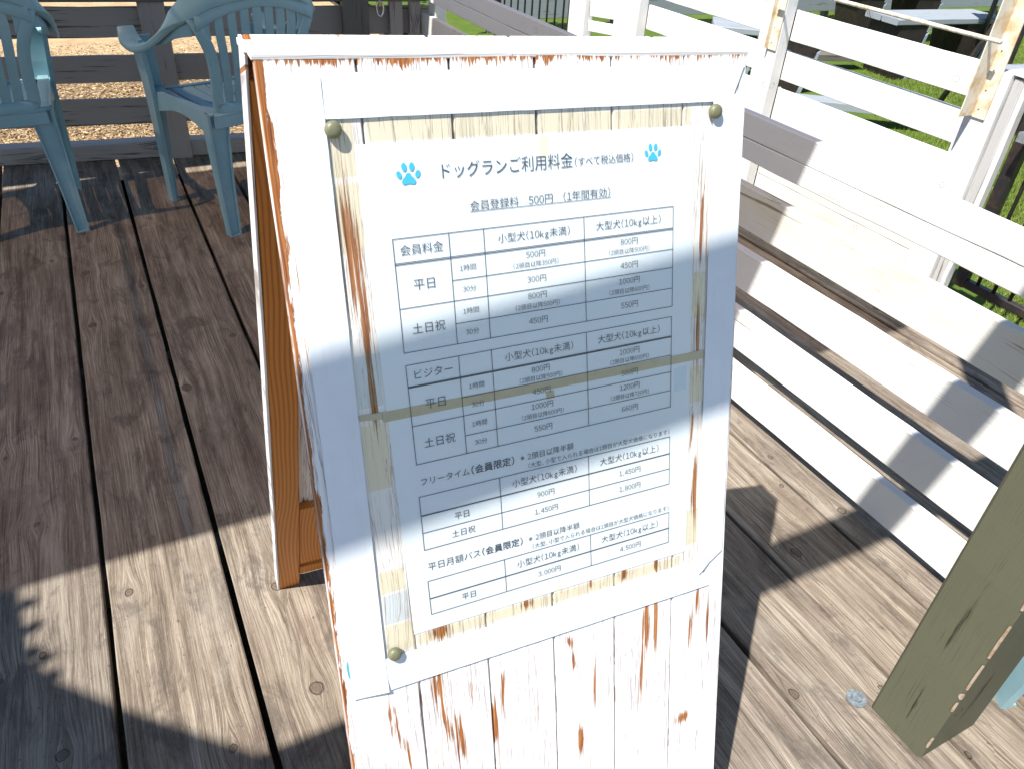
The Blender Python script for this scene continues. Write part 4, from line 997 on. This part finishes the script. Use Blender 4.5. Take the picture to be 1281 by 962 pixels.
for k in range(5): mb.tube([(3.9, 8.2, TURF_Z), (3.9 + 0.3 * math.cos(k * 1.25), 8.2 + 0.3 * math.sin(k * 1.25), 0.5)], 0.015, 5)
mb.build('stems', MAT['dark_wood'], t)
# long planks lying on the turf behind the fence
for k, (a, b, lab) in enumerate((((3.1, 4.9, 0.02), (5.2, 3.3, 0.02), 'long pale plank lying on the turf just behind the white fence'), ((3.6, 5.6, 0.0), (6.0, 4.9, 0.0), 'long dark plank lying on the turf under the benches'))):
    o = board('loose_plank', MAT['pale_top' if k == 0 else 'dark_wood'], None, a, b, 0.16, 0.05, (0, 1, 0)); tag(o, lab, 'plank')
# yellow flowers seen through the slats
t = thing('yellow_flower', (1.92, 3.72, -0.15), 'small plant with yellow flowers seen through the gap in the grey slats', 'flower')
def flower():
    m = MB(); g = MB(); rr = random.Random(5); heads = [(2.0, 3.62, 0.50), (2.03, 3.56, 0.44), (1.97, 3.70, 0.46), (2.06, 3.48, 0.42)]
    for h in heads:
        for k in range(14):
            a = rr.uniform(0, 6.28); e = rr.uniform(-0.2, 1.3); d = Vector((math.cos(a) * math.cos(e), math.sin(a) * math.cos(e), math.sin(e))); p = Vector(h); q = d.orthogonal().normalized() * 0.007
            m.add([p, p + d * 0.013 + q, p + d * 0.024, p + d * 0.013 - q], [(0, 1, 2, 3)])
        g.tube([(1.98, 3.62, -0.15), ((1.98 + h[0]) / 2, (3.62 + h[1]) / 2 + 0.01, 0.15), h], 0.003, 5)
    for k in range(40):
        c = Vector((rr.uniform(1.9, 2.08), rr.uniform(3.5, 3.75), rr.uniform(-0.1, 0.4))); leaf(g, c, rr.uniform(0.03, 0.06), rr)
    m.build('blossom', plain('yellow_petal', (0.75, 0.55, 0.03), 0.6, 0.2), t); g.build('stems', MAT['leaf'], t)
flower()

def scatter(name, mat, n, sampler, kind, label, cat, leafy=False, seed=1):
    rng = np.random.default_rng(seed); P = sampler(rng, n); n = len(P)
    a = rng.uniform(0, 2 * np.pi, n)
    if leafy:      # flat chips of straw and leaf
        s = rng.uniform(0.006, 0.022, n); wv = rng.uniform(0.002, 0.006, n)
        dx = np.stack([np.cos(a) * s, np.sin(a) * s, rng.uniform(-0.4, 0.4, n) * s], 1); dy = np.stack([-np.sin(a) * wv, np.cos(a) * wv, rng.uniform(0, 0.6, n) * wv], 1)
        V = np.stack([P - dx, P + dy, P + dx, P - dy], 1).reshape(-1, 3); k = 4
    else:          # blades of grass
        h = rng.uniform(0.012, 0.032, n); wv = 0.0022
        lean = np.stack([np.cos(a), np.sin(a), np.zeros(n)], 1) * (h * rng.uniform(0.1, 0.9, n))[:, None]
        b = rng.uniform(0, 2 * np.pi, n); side = np.stack([np.cos(b), np.sin(b), np.zeros(n)], 1) * wv
        V = np.stack([P - side, P + side, P + lean + np.stack([0 * h, 0 * h, h], 1)], 1).reshape(-1, 3); k = 3
    me = bpy.data.meshes.new(name); me.vertices.add(len(V)); me.vertices.foreach_set('co', V.ravel().astype(np.float32))
    me.loops.add(len(V)); me.loops.foreach_set('vertex_index', np.arange(len(V), dtype=np.int32))
    me.polygons.add(n); me.polygons.foreach_set('loop_start', np.arange(0, n * k, k, dtype=np.int32)); me.polygons.foreach_set('loop_total', np.full(n, k, dtype=np.int32))
    me.materials.append(mat); me.update(); me.validate()
    o = bpy.data.objects.new(name, me); place(o); tag(o, label, cat, kind=kind); return o
def island_mat(name, stops, rough=0.8):
    m = NT(name); g = m.n('NewGeometry', out=8)
    return m.base(m.ramp(g, stops), rough, 0.15)
MAT['litter'] = island_mat('straw_litter', [(0.0, (0.16, 0.10, 0.055)), (0.3, (0.36, 0.25, 0.14)), (0.6, (0.46, 0.33, 0.19)), (1.0, (0.58, 0.45, 0.28))])
MAT['grass'] = island_mat('turf_blade', [(0.0, (0.07, 0.12, 0.015)), (0.5, (0.13, 0.20, 0.03)), (0.85, (0.21, 0.26, 0.055)), (1.0, (0.34, 0.30, 0.12))])
def straw_s(rng, n):
    x = rng.uniform(-2.2, 2.3, n); y = np.where(rng.random(n) < 0.45, rng.uniform(4.36, 7.5, n), rng.normal(5.5, 0.42, n).clip(4.9, 7.5))
    return np.stack([x, y, np.full(n, -0.145) + rng.uniform(0, 0.012, n)], 1)
scatter('straw_litter', MAT['litter'], 42000, straw_s, 'stuff', 'dry straw and leaf litter on the ground behind the back fence', 'litter', True, 2)
def turf_s(rng, n):
    u = rng.random(n) ** 1.7; x = 2.76 + u * 6.5; y = rng.uniform(-0.2, 1.0, n) + (x - 2.7) * rng.uniform(0.15, 1.25, n)
    return np.stack([x, y, np.full(n, TURF_Z)], 1)
scatter('turf_grass', MAT['grass'], 230000, turf_s, 'stuff', 'short bright green turf beyond the white fences', 'grass', False, 3)
print('objects', len(bpy.data.objects))
